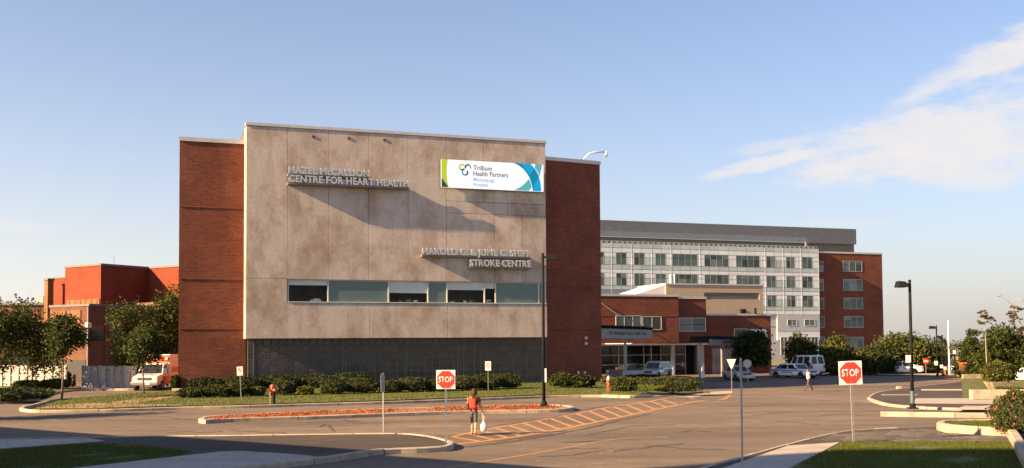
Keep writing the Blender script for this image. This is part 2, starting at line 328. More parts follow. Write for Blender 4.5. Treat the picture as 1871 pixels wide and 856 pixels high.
# ------------------------------------------------------------------ object helpers
def props(o, label=None, cat=None, group=None, kind=None):
    if label: o['label'] = label
    if cat: o['category'] = cat
    if group: o['group'] = group
    if kind: o['kind'] = kind
    return o
def thing(name, label, cat, loc=(0, 0, 0), rz=0.0, group=None, kind=None):
    o = bpy.data.objects.new(name, None); COL.objects.link(o); o.location = loc; o.rotation_euler = (0, 0, rz); o.empty_display_size = .3
    return props(o, label, cat, group, kind)
def link(name, me, parent=None, loc=None, rz=0.0):
    o = bpy.data.objects.new(name, me); COL.objects.link(o)
    if parent is not None: o.parent = parent
    if loc is not None: o.location = loc
    if rz: o.rotation_euler = (0, 0, rz)
    return o
class MB:
    def __init__(s): s.v = []; s.f = []; s.m = []
    def add(s, vs, fs, mi=0):
        k = len(s.v); s.v += [tuple(p) for p in vs]; s.f += [tuple(i + k for i in f) for f in fs]; s.m += [mi] * len(fs); return s
    def box(s, x0, x1, y0, y1, z0, z1, mi=0):
        return s.add([(x0, y0, z0), (x1, y0, z0), (x1, y1, z0), (x0, y1, z0), (x0, y0, z1), (x1, y0, z1), (x1, y1, z1), (x0, y1, z1)],
                     [(0, 3, 2, 1), (4, 5, 6, 7), (0, 1, 5, 4), (1, 2, 6, 5), (2, 3, 7, 6), (3, 0, 4, 7)], mi)
    def prism(s, poly, z0, z1, mi=0):
        n = len(poly)
        a = sum(poly[i][0] * poly[(i + 1) % n][1] - poly[(i + 1) % n][0] * poly[i][1] for i in range(n))
        if a < 0: poly = poly[::-1]
        vs = [(p[0], p[1], z0) for p in poly] + [(p[0], p[1], z1) for p in poly]
        fs = [tuple(range(n - 1, -1, -1)), tuple(range(n, 2 * n))] + [(i, (i + 1) % n, n + (i + 1) % n, n + i) for i in range(n)]
        return s.add(vs, fs, mi)
    def plate(s, poly, y0, y1, mi=0):
        """polygon in (x,z), extruded along y from y0 (front) to y1"""
        n = len(poly)
        a = sum(poly[i][0] * poly[(i + 1) % n][1] - poly[(i + 1) % n][0] * poly[i][1] for i in range(n))
        if a < 0: poly = poly[::-1]
        vs = [(p[0], y0, p[1]) for p in poly] + [(p[0], y1, p[1]) for p in poly]
        fs = [tuple(range(n)), tuple(range(2 * n - 1, n - 1, -1))] + [(i, n + i, n + (i + 1) % n, (i + 1) % n) for i in range(n)]
        return s.add(vs, fs, mi)
    def tube(s, pts, radii, n=8, mi=0, cap=True):
        pts = [Vector(p) for p in pts]
        if isinstance(radii, (int, float)): radii = [radii] * len(pts)
        vs = []; fs = []
        up = Vector((0, 0, 1))
        for i, p in enumerate(pts):
            t = (pts[min(i + 1, len(pts) - 1)] - pts[max(i - 1, 0)]).normalized()
            a = t.cross(up if abs(t.z) < .95 else Vector((0, 1, 0))).normalized(); b = a.cross(t).normalized()
            for k in range(n):
                w = 2 * math.pi * k / n; q = p + (a * math.cos(w) + b * math.sin(w)) * radii[i]; vs.append(tuple(q))
        for i in range(len(pts) - 1):
            for k in range(n):
                fs.append((i * n + k, i * n + (k + 1) % n, (i + 1) * n + (k + 1) % n, (i + 1) * n + k))
        if cap: fs.append(tuple(range(n - 1, -1, -1))); fs.append(tuple(range((len(pts) - 1) * n, len(pts) * n)))
        return s.add(vs, fs, mi)
    def lathe(s, prof, n=12, mi=0, c=(0, 0, 0)):
        vs = []; fs = []
        for r, z in prof:
            for k in range(n):
                w = 2 * math.pi * k / n; vs.append((c[0] + r * math.cos(w), c[1] + r * math.sin(w), c[2] + z))
        for i in range(len(prof) - 1):
            for k in range(n): fs.append((i * n + k, i * n + (k + 1) % n, (i + 1) * n + (k + 1) % n, (i + 1) * n + k))
        fs.append(tuple(range(n - 1, -1, -1))); fs.append(tuple(range((len(prof) - 1) * n, len(prof) * n)))
        return s.add(vs, fs, mi)
    def mesh(s, name, mats, smooth=False, bevel=0.0):
        me = bpy.data.meshes.new(name); me.from_pydata(s.v, [], s.f)
        for m in (mats if isinstance(mats, (list, tuple)) else [mats]): me.materials.append(M[m])
        me.polygons.foreach_set('material_index', s.m)
        if bevel:
            bm = bmesh.new(); bm.from_mesh(me); bmesh.ops.remove_doubles(bm, verts=bm.verts, dist=1e-5)
            bmesh.ops.bevel(bm, geom=[e for e in bm.edges if len(e.link_faces) == 2 and e.calc_face_angle() > .5], offset=bevel, segments=2, affect='EDGES', profile=.5)
            bm.to_mesh(me); bm.free()
        if smooth: me.polygons.foreach_set('use_smooth', [True] * len(me.polygons))
        me.update(); return me
    def build(s, name, mats, parent=None, smooth=False, bevel=0.0, loc=None, rz=0.0):
        return link(name, s.mesh(name, mats, smooth, bevel), parent, loc, rz)
def xy(pts): return [(p[0], p[1]) for p in pts]
def soup(name, V, mats, mi, tri=False):
    """V (n,k,3) array of separate polygons"""
    n, k = V.shape[:2]
    me = bpy.data.meshes.new(name); me.vertices.add(n * k); me.vertices.foreach_set('co', V.reshape(-1).astype(np.float32))
    me.loops.add(n * k); me.loops.foreach_set('vertex_index', np.arange(n * k, dtype=np.int32))
    me.polygons.add(n); me.polygons.foreach_set('loop_start', np.arange(0, n * k, k, dtype=np.int32)); me.polygons.foreach_set('loop_total', np.full(n, k, dtype=np.int32))
    for m in mats: me.materials.append(M[m])
    me.polygons.foreach_set('material_index', np.asarray(mi, dtype=np.int32)); me.update(calc_edges=True); return me
def append_mesh(me, mb_v, mb_f, mi):
    bm = bmesh.new(); bm.from_mesh(me); vs = [bm.verts.new(v) for v in mb_v]
    for f in mb_f:
        fc = bm.faces.new([vs[i] for i in f]); fc.material_index = mi
    bm.to_mesh(me); bm.free(); return me
def smoothpath(pts, step=.35, closed=False):
    P = [Vector(p) for p in pts]; out = []; n = len(P)
    rngi = range(n if closed else n - 1)
    for i in rngi:
        if closed: a, b, c, d = P[i - 1], P[i], P[(i + 1) % n], P[(i + 2) % n]
        else: a, b, c, d = P[max(i - 1, 0)], P[i], P[i + 1], P[min(i + 2, n - 1)]
        L = max(2, int((c - b).length / step))
        ta, tb, tcn = (b - a).length ** .5 + 1e-6, (c - b).length ** .5 + 1e-6, (d - c).length ** .5 + 1e-6
        m1 = (c - b) - ((c - a) / (ta + tb) - (b - a) / ta) * 0; m1 = ((b - a) / ta - (c - a) / (ta + tb) + (c - b) / tb) * tb if ta > 1e-3 else (c - b)
        m2 = ((c - b) / tb - (d - b) / (tb + tcn) + (d - c) / tcn) * tb if tcn > 1e-3 else (c - b)
        for k in range(L):
            t = k / L; t2 = t * t; t3 = t2 * t
            out.append(b * (2 * t3 - 3 * t2 + 1) + m1 * (t3 - 2 * t2 + t) + c * (-2 * t3 + 3 * t2) + m2 * (t3 - t2))
    if not closed: out.append(P[-1])
    return out
def kerb(name, pts, z0, z1, w=.2, seg=2.4, closed=False, mat='kerb_concrete', piece='kerb_stone', kind='structure', ch=.03):
    P = smoothpath([(p[0], p[1], 0) for p in pts], .35, closed)
    n = len(P); off = []
    for i in range(n):
        t = (P[(i + 1) % n] - P[i - 1]) if closed else (P[min(i + 1, n - 1)] - P[max(i - 1, 0)])
        t.normalize(); off.append(Vector((-t.y, t.x, 0)) * w / 2)
    root = thing(name, None, None, (0, 0, 0), kind=kind)
    if closed: P.append(P[0]); off.append(off[0])
    i = 0; k = 0
    while i < len(P) - 1:
        d = 0; j = i; target = seg * random.uniform(.9, 1.1)
        while j < len(P) - 1 and d < target: d += (P[j + 1] - P[j]).length; j += 1
        if j < len(P) - 1 and sum((P[q + 1] - P[q]).length for q in range(j, len(P) - 1)) < .5: j = len(P) - 1
        mb = MB(); vs = []; fs = []; dz = random.uniform(-.006, .006)
        for q in range(i, j + 1):
            p, o = P[q].copy(), off[q]
            if q == i: p += (P[q + 1] - P[q]).normalized() * .018
            if q == j: p -= (P[q] - P[q - 1]).normalized() * .018
            for s_, zz in ((1, z0), (1, z1 - ch + dz), (1 - 2 * ch / w, z1 + dz), (-1 + 2 * ch / w, z1 + dz), (-1, z1 - ch + dz), (-1, z0)):
                vs.append((p.x + o.x * s_, p.y + o.y * s_, zz + T(p.x, p.y)))
        m = j - i + 1
        for q in range(m - 1):
            for e in range(5): fs.append((q * 6 + e, (q + 1) * 6 + e, (q + 1) * 6 + e + 1, q * 6 + e + 1))
        fs.append((5, 4, 3, 2, 1, 0)); fs.append(tuple((m - 1) * 6 + e for e in range(6)))
        mb.add(vs, fs); mb.build(piece, mat, root); i = j; k += 1
    return root
def sheet(name, poly, z, mat, kind='structure', th=None):
    """flat ground sheet; with th it is a slab whose sides show"""
    mb = MB()
    if th: mb.prism(xy(poly), z - th, z)
    else:
        p = xy(poly); n = len(p)
        a = sum(p[i][0] * p[(i + 1) % n][1] - p[(i + 1) % n][0] * p[i][1] for i in range(n))
        if a < 0: p = p[::-1]
        mb.add([(q[0], q[1], z) for q in p], [tuple(range(n))])
    o = mb.build(name, mat)
    bm = bmesh.new(); bm.from_mesh(o.data); bmesh.ops.triangulate(bm, faces=[f for f in bm.faces if len(f.verts) > 4])
    ys = [v.co.y for v in bm.verts]; xs = [v.co.x for v in bm.verts]
    if max(ys) > 55 and max(xs) > 7:
        for ax, a, b, lo, hi in ((1, 55, 113, min(ys), max(ys)), (0, 7, 15, min(xs), max(xs))):
            v = a
            while v < b:
                if lo < v < hi:
                    n_ = (0, 1, 0) if ax else (1, 0, 0); c_ = (0, v, 0) if ax else (v, 0, 0)
                    bmesh.ops.bisect_plane(bm, geom=bm.verts[:] + bm.edges[:] + bm.faces[:], plane_co=c_, plane_no=n_, dist=1e-4)
                v += 2.0 if ax else 1.0
        for v in bm.verts: v.co.z += T(v.co.x, v.co.y)
    bm.to_mesh(o.data); bm.free()
    return props(o, kind=kind)
def gp(pxs, z=0.0): return [G(x, y, z) for x, y in pxs]
def strip(name, pxs, width, mat, z=.005, smooth=True, world=False):
    P = pxs if world else gp(pxs)
    P = smoothpath([(p[0], p[1], 0) for p in P], .5) if smooth and len(P) > 2 else [Vector((p[0], p[1], 0)) for p in P]
    vs = []; fs = []
    for i, p in enumerate(P):
        t = (P[min(i + 1, len(P) - 1)] - P[max(i - 1, 0)]).normalized(); o = Vector((-t.y, t.x, 0)) * width / 2
        vs += [(p.x + o.x, p.y + o.y, z + T(p.x + o.x, p.y + o.y)), (p.x - o.x, p.y - o.y, z + T(p.x - o.x, p.y - o.y))]
    for i in range(len(P) - 1): fs.append((2 * i, 2 * i + 1, 2 * i + 3, 2 * i + 2))
    mb = MB().add(vs, fs); return props(mb.build(name, mat), kind='structure')
def text_mesh(body, size=1.0, ext=0.0, bold=0.0, align='LEFT', sx=1.0, space=1.0, line=1.0):
    cu = bpy.data.curves.new('lettering', 'FONT'); cu.body = body; cu.size = size; cu.extrude = ext; cu.offset = bold; cu.align_x = align; cu.space_character = space; cu.space_line = line; cu.resolution_u = 3
    o = bpy.data.objects.new('lettering', cu); COL.objects.link(o); bpy.context.view_layer.update()
    me = bpy.data.meshes.new_from_object(o.evaluated_get(bpy.context.evaluated_depsgraph_get()))
    bpy.data.objects.remove(o); bpy.data.curves.remove(cu)
    me.transform(Matrix.Scale(sx, 4, (1, 0, 0)) @ Matrix.Rotation(R_(90), 4, 'X'))   # stands in the x-z plane, facing -y
    return me
def mesh_bounds(me):
    a = np.empty(len(me.vertices) * 3, dtype=np.float32); me.vertices.foreach_get('co', a); a = a.reshape(-1, 3)
    return a.min(0), a.max(0)
def put_text(body, parent, name, mat, x0, x1, z0, zh, y, ext=.004, bold=0.0, align='LEFT', mirror=False):
    """text fitted so its ink spans x0..x1 and z0..z0+zh on the plane y (facing -y)"""
    me = text_mesh(body, 1.0, 0.0, bold); lo, hi = mesh_bounds(me)
    kx = (x1 - x0) / (hi[0] - lo[0]); kz = zh / (hi[2] - lo[2])
    me.transform(Matrix.Translation((-lo[0], 0, -lo[2])));
    if mirror: me.transform(Matrix.Translation((hi[0] - lo[0], 0, 0)) @ Matrix.Scale(-1, 4, (1, 0, 0)))
    me.transform(Matrix.Translation((x0, y, z0)) @ Matrix.Diagonal((kx, 1, kz, 1)))
    if ext:
        bm = bmesh.new(); bm.from_mesh(me); r = bmesh.ops.extrude_face_region(bm, geom=bm.faces[:])
        for v in r['geom']:
            if isinstance(v, bmesh.types.BMVert): v.co.y += ext
        bmesh.ops.recalc_face_normals(bm, faces=bm.faces[:]); bm.to_mesh(me); bm.free()
    me.materials.clear(); me.materials.append(M[mat]); return link(name, me, parent)
def copy_tree(o, parent=None):
    c = o.copy(); COL.objects.link(c)
    if parent is not None: c.parent = parent
    for ch in o.children: copy_tree(ch, c)
    return c

# ------------------------------------------------------------------ foliage
def leaf_cloud(centers, per, spread, size, rng, squash=.8):
    n = len(centers) * per
    c = np.repeat(np.asarray(centers, float), per, axis=0)
    p = c + rng.normal(0, 1, (n, 3)) * np.array([spread, spread, spread * squash])
    a = rng.normal(0, 1, (n, 3)); a /= np.linalg.norm(a, axis=1)[:, None]
    b = rng.normal(0, 1, (n, 3)); b -= a * np.sum(a * b, axis=1)[:, None]; b /= np.linalg.norm(b, axis=1)[:, None]
    s = size * rng.uniform(.6, 1.3, (n, 1))
    a = a * s; b = b * s * .62
    return np.stack([p - a, p - b * .9 + a * .1, p + a, p + b * .9 + a * .1], axis=1)
def crown_points(ells, n, rng, inner=.35):
    pts = []; w = np.array([e[3] * e[4] * e[5] for e in ells]); w = w / w.sum()
    for _ in range(n):
        e = ells[rng.choice(len(ells), p=w)]
        d = rng.normal(0, 1, 3); d /= np.linalg.norm(d); r = (inner + (1 - inner) * rng.random() ** .6)
        pts.append((e[0] + d[0] * e[3] * r, e[1] + d[1] * e[4] * r, e[2] + d[2] * e[5] * r))
    return pts
def tree(name, label, base, h, cw, cbot, mats=('leaf_mid', 'leaf_dark', 'leaf_light'), trunk=.07, leaf=.16, clumps=70, per=64, group=None, cone=False, lean=(0, 0), bark='bark', seed=0, sparse=1.0, spread=.2):
    rng = np.random.default_rng(100 + seed); r = random.Random(seed)
    t = thing(name, label, 'tree', base, 0, group)
    ch = h - cbot; ex, ey = lean
    if cone:
        spread *= .5
        ells = [(ex * f, ey * f, cbot + ch * (.10 + .84 * f), cw / 2 * (1 - f) ** .8 * .9 + .1, cw / 2 * (1 - f) ** .8 * .9 + .1, ch * .1) for f in (0, .14, .28, .42, .56, .7, .84, .95)]
    else:
        ells = [(ex, ey, cbot + ch * .46, cw * .36, cw * .36, ch * .44)]
        for k in range(11):
            a = k * 2.4 + r.random(); q = r.uniform(.24, .40) * cw; f = r.uniform(.06, .9)
            k2 = 1 - .6 * max(0, f - .45) / .5
            ells.append((ex + math.cos(a) * q * k2, ey + math.sin(a) * q * k2, cbot + ch * f, cw * r.uniform(.13, .22), cw * r.uniform(.13, .22), ch * r.uniform(.12, .2)))
    cs = crown_points(ells, clumps, rng)
    mb = MB()
    top = Vector((ex, ey, cbot + ch * .72))
    mb.tube([(0, 0, 0), (ex * .2 + r.uniform(-.04, .04), ey * .2, cbot * .5), (ex * .6, ey * .6, cbot + ch * .1), top], [trunk * 1.25, trunk, trunk * .75, trunk * .2], 7)
    for k in range(9):
        c = Vector(cs[int(k * len(cs) / 9)]); f = r.uniform(.05, .5); s0 = Vector((ex * (.5 + f * .5), ey * (.5 + f * .5), cbot + ch * f * .8))
        if c.z < s0.z: s0.z = max(cbot * .9, c.z - .3)
        m = s0.lerp(c, .5) + Vector((0, 0, -.08)); mb.tube([s0, m, c], [trunk * .4, trunk * .25, trunk * .1], 5)
    mb.build('trunk', bark, t, smooth=True)
    V = leaf_cloud(cs, per, max(.12, cw * spread * .5) * (ch / max(cw, ch)) ** .2, leaf, rng)
    mi = np.repeat(rng.choice(len(mats), len(cs), p=[.45, .3, .25][:len(mats)] if len(mats) == 3 else None), per)
    if sparse < 1: keep = rng.random(len(V)) < sparse; V = V[keep]; mi = mi[keep]
    link('crown', soup('crown', V, [m for m in mats], mi), t)
    return t
def tree_px(name, label, bx, by, top, xl, xr, bot, **kw):
    P = G(bx, by, kw.pop('z', .14)); k = P.y / F
    h = (by - top) * k; cw = (xr - xl) * k; cb = (by - bot) * k; lean = (((xl + xr) / 2 - bx) * k, 0)
    return tree(name, label, P, h, cw, cb, lean=lean, **kw)
def noisy_ellipsoid(rx, ry, rz, cz, seed, boxy=2.0):
    bm = bmesh.new(); bmesh.ops.create_icosphere(bm, subdivisions=2, radius=1); r = random.Random(seed)
    for v in bm.verts:
        d = v.co.normalized(); k = (abs(d.x) ** boxy + abs(d.y) ** boxy + abs(d.z) ** boxy) ** (-1 / boxy) * r.uniform(.9, 1.04)
        v.co = Vector((d.x * k * rx, d.y * k * ry, d.z * k * rz + cz))
    vs = [tuple(v.co) for v in bm.verts]; fs = [tuple(v.index for v in f.verts) for f in bm.faces]; bm.free(); return vs, fs
def shrub_mesh(rx, ry, h, mats, leaf, n, seed, boxy=2.4, flowers=None):
    """clipped shrub: leaf-sized faces over a dark twiggy core"""
    rng = np.random.default_rng(seed + 500)
    d = rng.normal(0, 1, (n, 3)); d /= np.linalg.norm(d, axis=1)[:, None]; d[:, 2] = np.where(d[:, 2] < -.75, -d[:, 2], d[:, 2])
    k = (np.abs(d) ** boxy).sum(1) ** (-1 / boxy)
    lump = 1 + .10 * np.sin(d[:, 0] * 5 + seed) * np.cos(d[:, 1] * 6 + seed * 2) + .07 * np.sin(d[:, 2] * 9 + d[:, 0] * 7)
    r = k * lump * rng.uniform(.82, 1.04, n)
    p = np.stack([d[:, 0] * r * rx, d[:, 1] * r * ry, d[:, 2] * r * h / 2 + h / 2], 1)
    a = rng.normal(0, 1, (n, 3)); a /= np.linalg.norm(a, axis=1)[:, None]; b = rng.normal(0, 1, (n, 3)); b -= a * np.sum(a * b, 1)[:, None]; b /= np.linalg.norm(b, axis=1)[:, None]
    s = leaf * rng.uniform(.6, 1.3, (n, 1)); a = a * s; b = b * s * .6
    V = np.stack([p - a, p - b, p + a, p + b], 1)
    mi = rng.choice(len(mats), n, p=[.62, .38] if len(mats) == 2 else None)
    if flowers:
        nf = flowers[1]; idx = rng.choice(n, nf, replace=False); mi[idx] = len(mats); V[idx] = p[idx][:, None, :] * np.array([1.05, 1.05, 1.02]) + (V[idx] - p[idx][:, None, :]) * flowers[2]
    mm = list(mats) + ([flowers[0]] if flowers else [])
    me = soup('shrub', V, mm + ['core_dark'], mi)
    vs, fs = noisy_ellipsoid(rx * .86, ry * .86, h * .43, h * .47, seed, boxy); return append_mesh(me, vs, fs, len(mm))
def shrub_px(name, label, cx, by, wpx, hpx, cat='shrub', mats=('leaf_shrub', 'leaf_mid'), leaf=.07, n=900, seed=0, group=None, depth=None, z=.14, boxy=2.4, flowers=None):
    P = G(cx, by, z); k = P.y / F; rx = wpx * k / 2; ry = depth / 2 if depth else rx * .9
    P.y += ry
    me = shrub_mesh(rx, ry, hpx * k, mats, leaf, n, seed, boxy, flowers)
    o = link(name, me, None, P); return props(o, label, cat, group)
def in_poly(P, poly):
    x, y = P[:, 0], P[:, 1]; c = np.zeros(len(P), bool); n = len(poly); j = n - 1
    for i in range(n):
        xi, yi = poly[i][0], poly[i][1]; xj, yj = poly[j][0], poly[j][1]
        c ^= ((yi > y) != (yj > y)) & (x < (xj - xi) * (y - yi) / (yj - yi + 1e-12) + xi); j = i
    return c
def blades(poly, n, z, h, w, seed, ylim=None):
    rng = np.random.default_rng(seed); q = np.array(xy(poly)); lo, hi = q.min(0), q.max(0)
    P = rng.uniform(lo, hi, (n, 2)); P = P[in_poly(P, q)]
    pt_ = np.sin(P[:, 0] * 1.3 + seed) + np.sin(P[:, 1] * 1.9 + P[:, 0] * .7) + np.sin(P[:, 0] * 3.1 - P[:, 1] * 2.3) * .8
    P = P[pt_ + rng.normal(0, .6, len(P)) > -1.7]; m = len(P)
    a = rng.uniform(0, 2 * np.pi, m); hh = h * rng.uniform(.5, 1.25, m); ww = w * rng.uniform(.7, 1.3, m)
    dx, dy = np.cos(a) * ww, np.sin(a) * ww; ln = rng.normal(0, .45, (m, 2)) * hh[:, None]
    zc = np.full(m, z - .01)
    return np.stack([np.stack([P[:, 0] - dx, P[:, 1] - dy, zc], 1), np.stack([P[:, 0] + dx, P[:, 1] + dy, zc], 1), np.stack([P[:, 0] + ln[:, 0], P[:, 1] + ln[:, 1], z + hh], 1)], 1)
def grass(name, parts, mats=('grass_blade',)):
    V = np.concatenate(parts); o = link(name, soup(name, V, mats, np.zeros(len(V), int))); return props(o, kind='stuff', label='short green grass blades on the lawn', cat='grass')

# ================================================================== GROUND
LEFTX, RIGHTX = -80, 130
sheet('ground', [(-3500, -300), (3500, -300), (3500, 5000), (-3500, 5000)], -1.2, 'far_ground')
sheet('road', [(-140, -60), (150, -60), (150, 135), (-140, 135)], 0.0, 'asphalt')
sheet('terrain', [(-140, 135.05), (150, 135.05), (400, 700), (-400, 700)], -.06, 'far_ground')
# lawn in front of the hospital
AL = 19.4
FB = Plane(G(960, 703), AL)
def loc(pl, x, y, z=0.0): return pl.o + pl.u * x + pl.n * y + Vector((0, 0, z))
lawn_poly = gp([(60, 747.5), (110, 746.5), (180, 746), (330, 741.5), (420, 739.5), (560, 735.5), (700, 731.5), (860, 726), (990, 721), (1100, 719.5), (1163, 722), (1225, 718), (1283, 716)], .14)
lawn_poly += [loc(FB, 13.5, -6.5), loc(FB, 9, 1.0), loc(FB, -27.6, 2.0)] + gp([(318, 714), (240, 719), (170, 724), (120, 728)], .14)
sheet('lawn', lawn_poly, .14, 'grass_soil', th=.2)
kerb('kerb', gp([(318, 713.5), (240, 719), (170, 724.5), (112, 729), (66, 738), (40, 745.5), (66, 749.2), (180, 748.2), (330, 744), (420, 742), (560, 738), (700, 734), (860, 728.5), (990, 723.6), (1100, 722), (1150, 723.5), (1190, 722)], .14), -.02, .15, .24)
sheet('dirt', gp([(62, 746.5), (100, 741), (170, 736), (250, 738), (330, 739.5), (330, 741), (180, 745.5), (110, 746)], .146), .146, 'dirt')
sheet('dirt', gp([(205, 735), (255, 729), (330, 722), (350, 722), (300, 729), (240, 738), (215, 739)], .146), .147, 'dirt')
sheet('pavement', gp([(1190, 722.5), (1283, 717), (1338, 714.5), (1338, 719), (1290, 722.3), (1200, 723.5)], .02), .02, 'sidewalk')
# island at the far left with its kerb
sheet('lawn', gp([(-90, 733), (0, 732), (58, 727), (103, 714.5), (145, 710.5), (150, 706), (-90, 706)], .14), .14, 'grass_soil', th=.2)
kerb('kerb', gp([(-90, 735.5), (0, 734), (60, 728.5), (105, 715), (150, 711), (235, 710.5), (300, 709)], .14), -.02, .15, .22)
sheet('dirt', gp([(40, 727), (100, 713), (110, 710), (60, 712)], .146), .146, 'dirt')
# median island with flower bed
ring = [(370, 764), (395, 760.5), (560, 752.5), (700, 747.5), (860, 743), (985, 740), (1028, 741), (1045, 744), (1030, 747.5), (985, 749), (860, 751), (700, 756), (560, 761), (400, 766), (376, 768)]
sheet('flower_bed', gp(ring, .15), .13, 'bed_soil', th=.16)
kerb('kerb', gp(ring, .15), -.02, .17, .26, 2.6, True)
# left foreground island
isl = [(-90, 804), (180, 799), (300, 797), (420, 796), (560, 794), (700, 792.5), (740, 793), (780, 797), (808, 803), (824, 809), (812, 815.5), (790, 817), (760, 818.5), (700, 821), (590, 836), (460, 851), (380, 862)]
isl_w = gp(isl, .16)
sheet('paved_island', isl_w + [Vector((-5, 22, 0)), Vector((-26, 22, 0))], .15, 'paver_dark', th=.2)
kerb('kerb', gp(isl[:10], .16) + gp(isl[10:], .16) + [Vector((-4.6, 24, 0))], -.02, .175, .2, 2.6)
for i, pl_ in enumerate(([(60, 862), (200, 846), (330, 832), (400, 825), (440, 825)], )):
    pass
# sidewalk slabs on the island
def slabs(name, poly_px, z, nx, piece, mat, gap=.012, lift=.03):
    """quad area (4 px corners, ordered) split into nx cross slabs, each its own piece"""
    a, b, c, d = gp(poly_px, z); root = thing(name, None, None, kind='structure')
    for i in range(nx):
        gg = gap / (b - a).length; f0, f1 = i / nx + gg / 2, (i + 1) / nx - gg / 2
        MB().prism(xy([a.lerp(b, f0), a.lerp(b, f1), d.lerp(c, f1), d.lerp(c, f0)]), z - .04, z + random.uniform(0, .004)).build(piece, mat, root)
    return root
slabs('sidewalk', [(60, 864), (400, 825.5), (582, 835), (385, 860)], .158, 7, 'paving_slab', 'sidewalk')
slabs('sidewalk', [(400, 824.8), (440, 824.5), (520, 829), (583, 834.5)], .157, 1, 'paving_slab', 'sidewalk')
slabs('sidewalk', [(-90, 805), (165, 801), (192, 806), (-90, 827)], .157, 8, 'paving_slab', 'sidewalk')
gl = gp([(-90, 829), (0, 822), (100, 815), (165, 811), (240, 812), (300, 819), (350, 826), (330, 831), (200, 845), (60, 861), (-30, 868), (-90, 870)], .17)
sheet('lawn', gl, .168, 'grass_soil', th=.05)
# right foreground: platform, sidewalk, pavers, lawn
rf = [(1240, 868), (1300, 850), (1350, 837), (1440, 812), (1500, 797), (1555, 787), (1600, 783.5), (1640, 782), (1730, 779.5), (1900, 778)]
sheet('pavement', gp(rf, .14) + [Vector((26, 39, 0)), Vector((26, 18, 0)), Vector((4.0, 18, 0))], .13, 'paver_dark', th=.16)
kerb('kerb', gp(rf[:8], .14), -.02, .15, .16, 2.4)
slabs('sidewalk', [(1290, 866), (1440, 814.5), (1534, 808.4), (1425, 866)], .138, 5, 'paving_slab', 'sidewalk')
gr = gp([(1540, 808.6), (1700, 808), (1850, 807.5), (1872, 830), (1960, 832), (1960, 885), (1400, 885), (1425, 864)], .15)
sheet('lawn', gr, .148, 'grass_plain', th=.05)
# single pavers of the right foreground paving
pr = thing('paving', None, None, kind='structure'); pav_poly = np.array(xy(gp([(1478, 806.8), (1560, 790.5), (1640, 785.5), (1722, 784), (1725, 789), (1790, 792), (1850, 793), (1862, 806.8)], .14)))
pmesh = MB().box(-.275, .275, -.275, .275, -.03, .014).mesh('paver', 'paver_piece', bevel=.006)
pw0, pw1 = pav_poly.min(0), pav_poly.max(0); npv = 0
for iy in range(int((pw1[1] - pw0[1]) / .6) + 1):
    for ix in range(int((pw1[0] - pw0[0]) / .6) + 2):
        c = np.array([[pw0[0] + .6 * ix + (.3 if iy % 2 else 0), pw0[1] + .3 + .6 * iy]])
        if in_poly(c, pav_poly)[0] and in_poly(c + .25, pav_poly)[0] and npv < 290:
            o = link('paver', pmesh, pr, (c[0, 0], c[0, 1], .132 + random.uniform(0, .005))); npv += 1
# right mid: kerbed corner, walks, lawn
rl = [(1800, 693), (1745, 699), (1700, 704), (1645, 711), (1610, 716), (1592, 723), (1600, 732), (1630, 739), (1680, 743), (1745, 745.5), (1900, 747)]
sheet('pavement', gp(rl, .12) + gp([(2000, 747), (2000, 690)], .12), .11, 'paver_dark', th=.16)
kerb('kerb', gp(rl[1:], .12), -.03, .13, .2, 2.6)
sheet('sidewalk', gp([(1668, 737.5), (1674, 728), (1780, 727.6), (1960, 729.5), (1960, 739)], .12), .116, 'sidewalk')
sheet('sidewalk', gp([(1683, 711.2), (1782, 711.2), (1782, 714), (1683, 714)], .12), .116, 'sidewalk')
sheet('sidewalk', gp([(1610, 721), (1676, 721), (1676, 722.4), (1610, 722.4)], .12), .116, 'sidewalk')
sheet('sidewalk', gp([(1744, 749), (1762, 741.5), (1810, 741.5), (1806, 749)], .12), .118, 'kerb_concrete')
rm = gp([(1757, 700), (1760, 686.5), (1802, 688), (1960, 690), (1960, 724), (1812, 725), (1760, 727)], .14)
sheet('lawn', rm, .135, 'grass_soil', th=.1)
sheet('verge', gp([(1560, 682.5), (1640, 682.5), (1700, 682), (1757, 682), (1757, 686), (1690, 686), (1600, 685)], .1), .08, 'kerb_concrete')
# long stone kerb block and the two planter walls
kerb('stone_edging', gp([(1608, 752.5), (1680, 753.5), (1760, 754.5), (1840, 755.2), (1960, 756.5)], .2), .0, .2, .42, 3.2, piece='edging_stone', ch=.05)
pwall = [(1905, 766), (1850, 766), (1765, 766.5), (1732, 768), (1719, 771.5), (1735, 775.5), (1790, 779.5), (1846, 781.5)]
kerb('planter_wall', gp(pwall, .42), .1, .42, .3, 2.2, piece='wall_block', ch=.05)
sheet('planter_lawn', gp(pwall, .4), .34, 'grass_plain', th=.2)
kerb('planter_wall', gp([(1848, 782), (1858, 797), (1872, 822), (1890, 850)], .42), .1, .42, .3, 2.2, piece='wall_block', ch=.05)

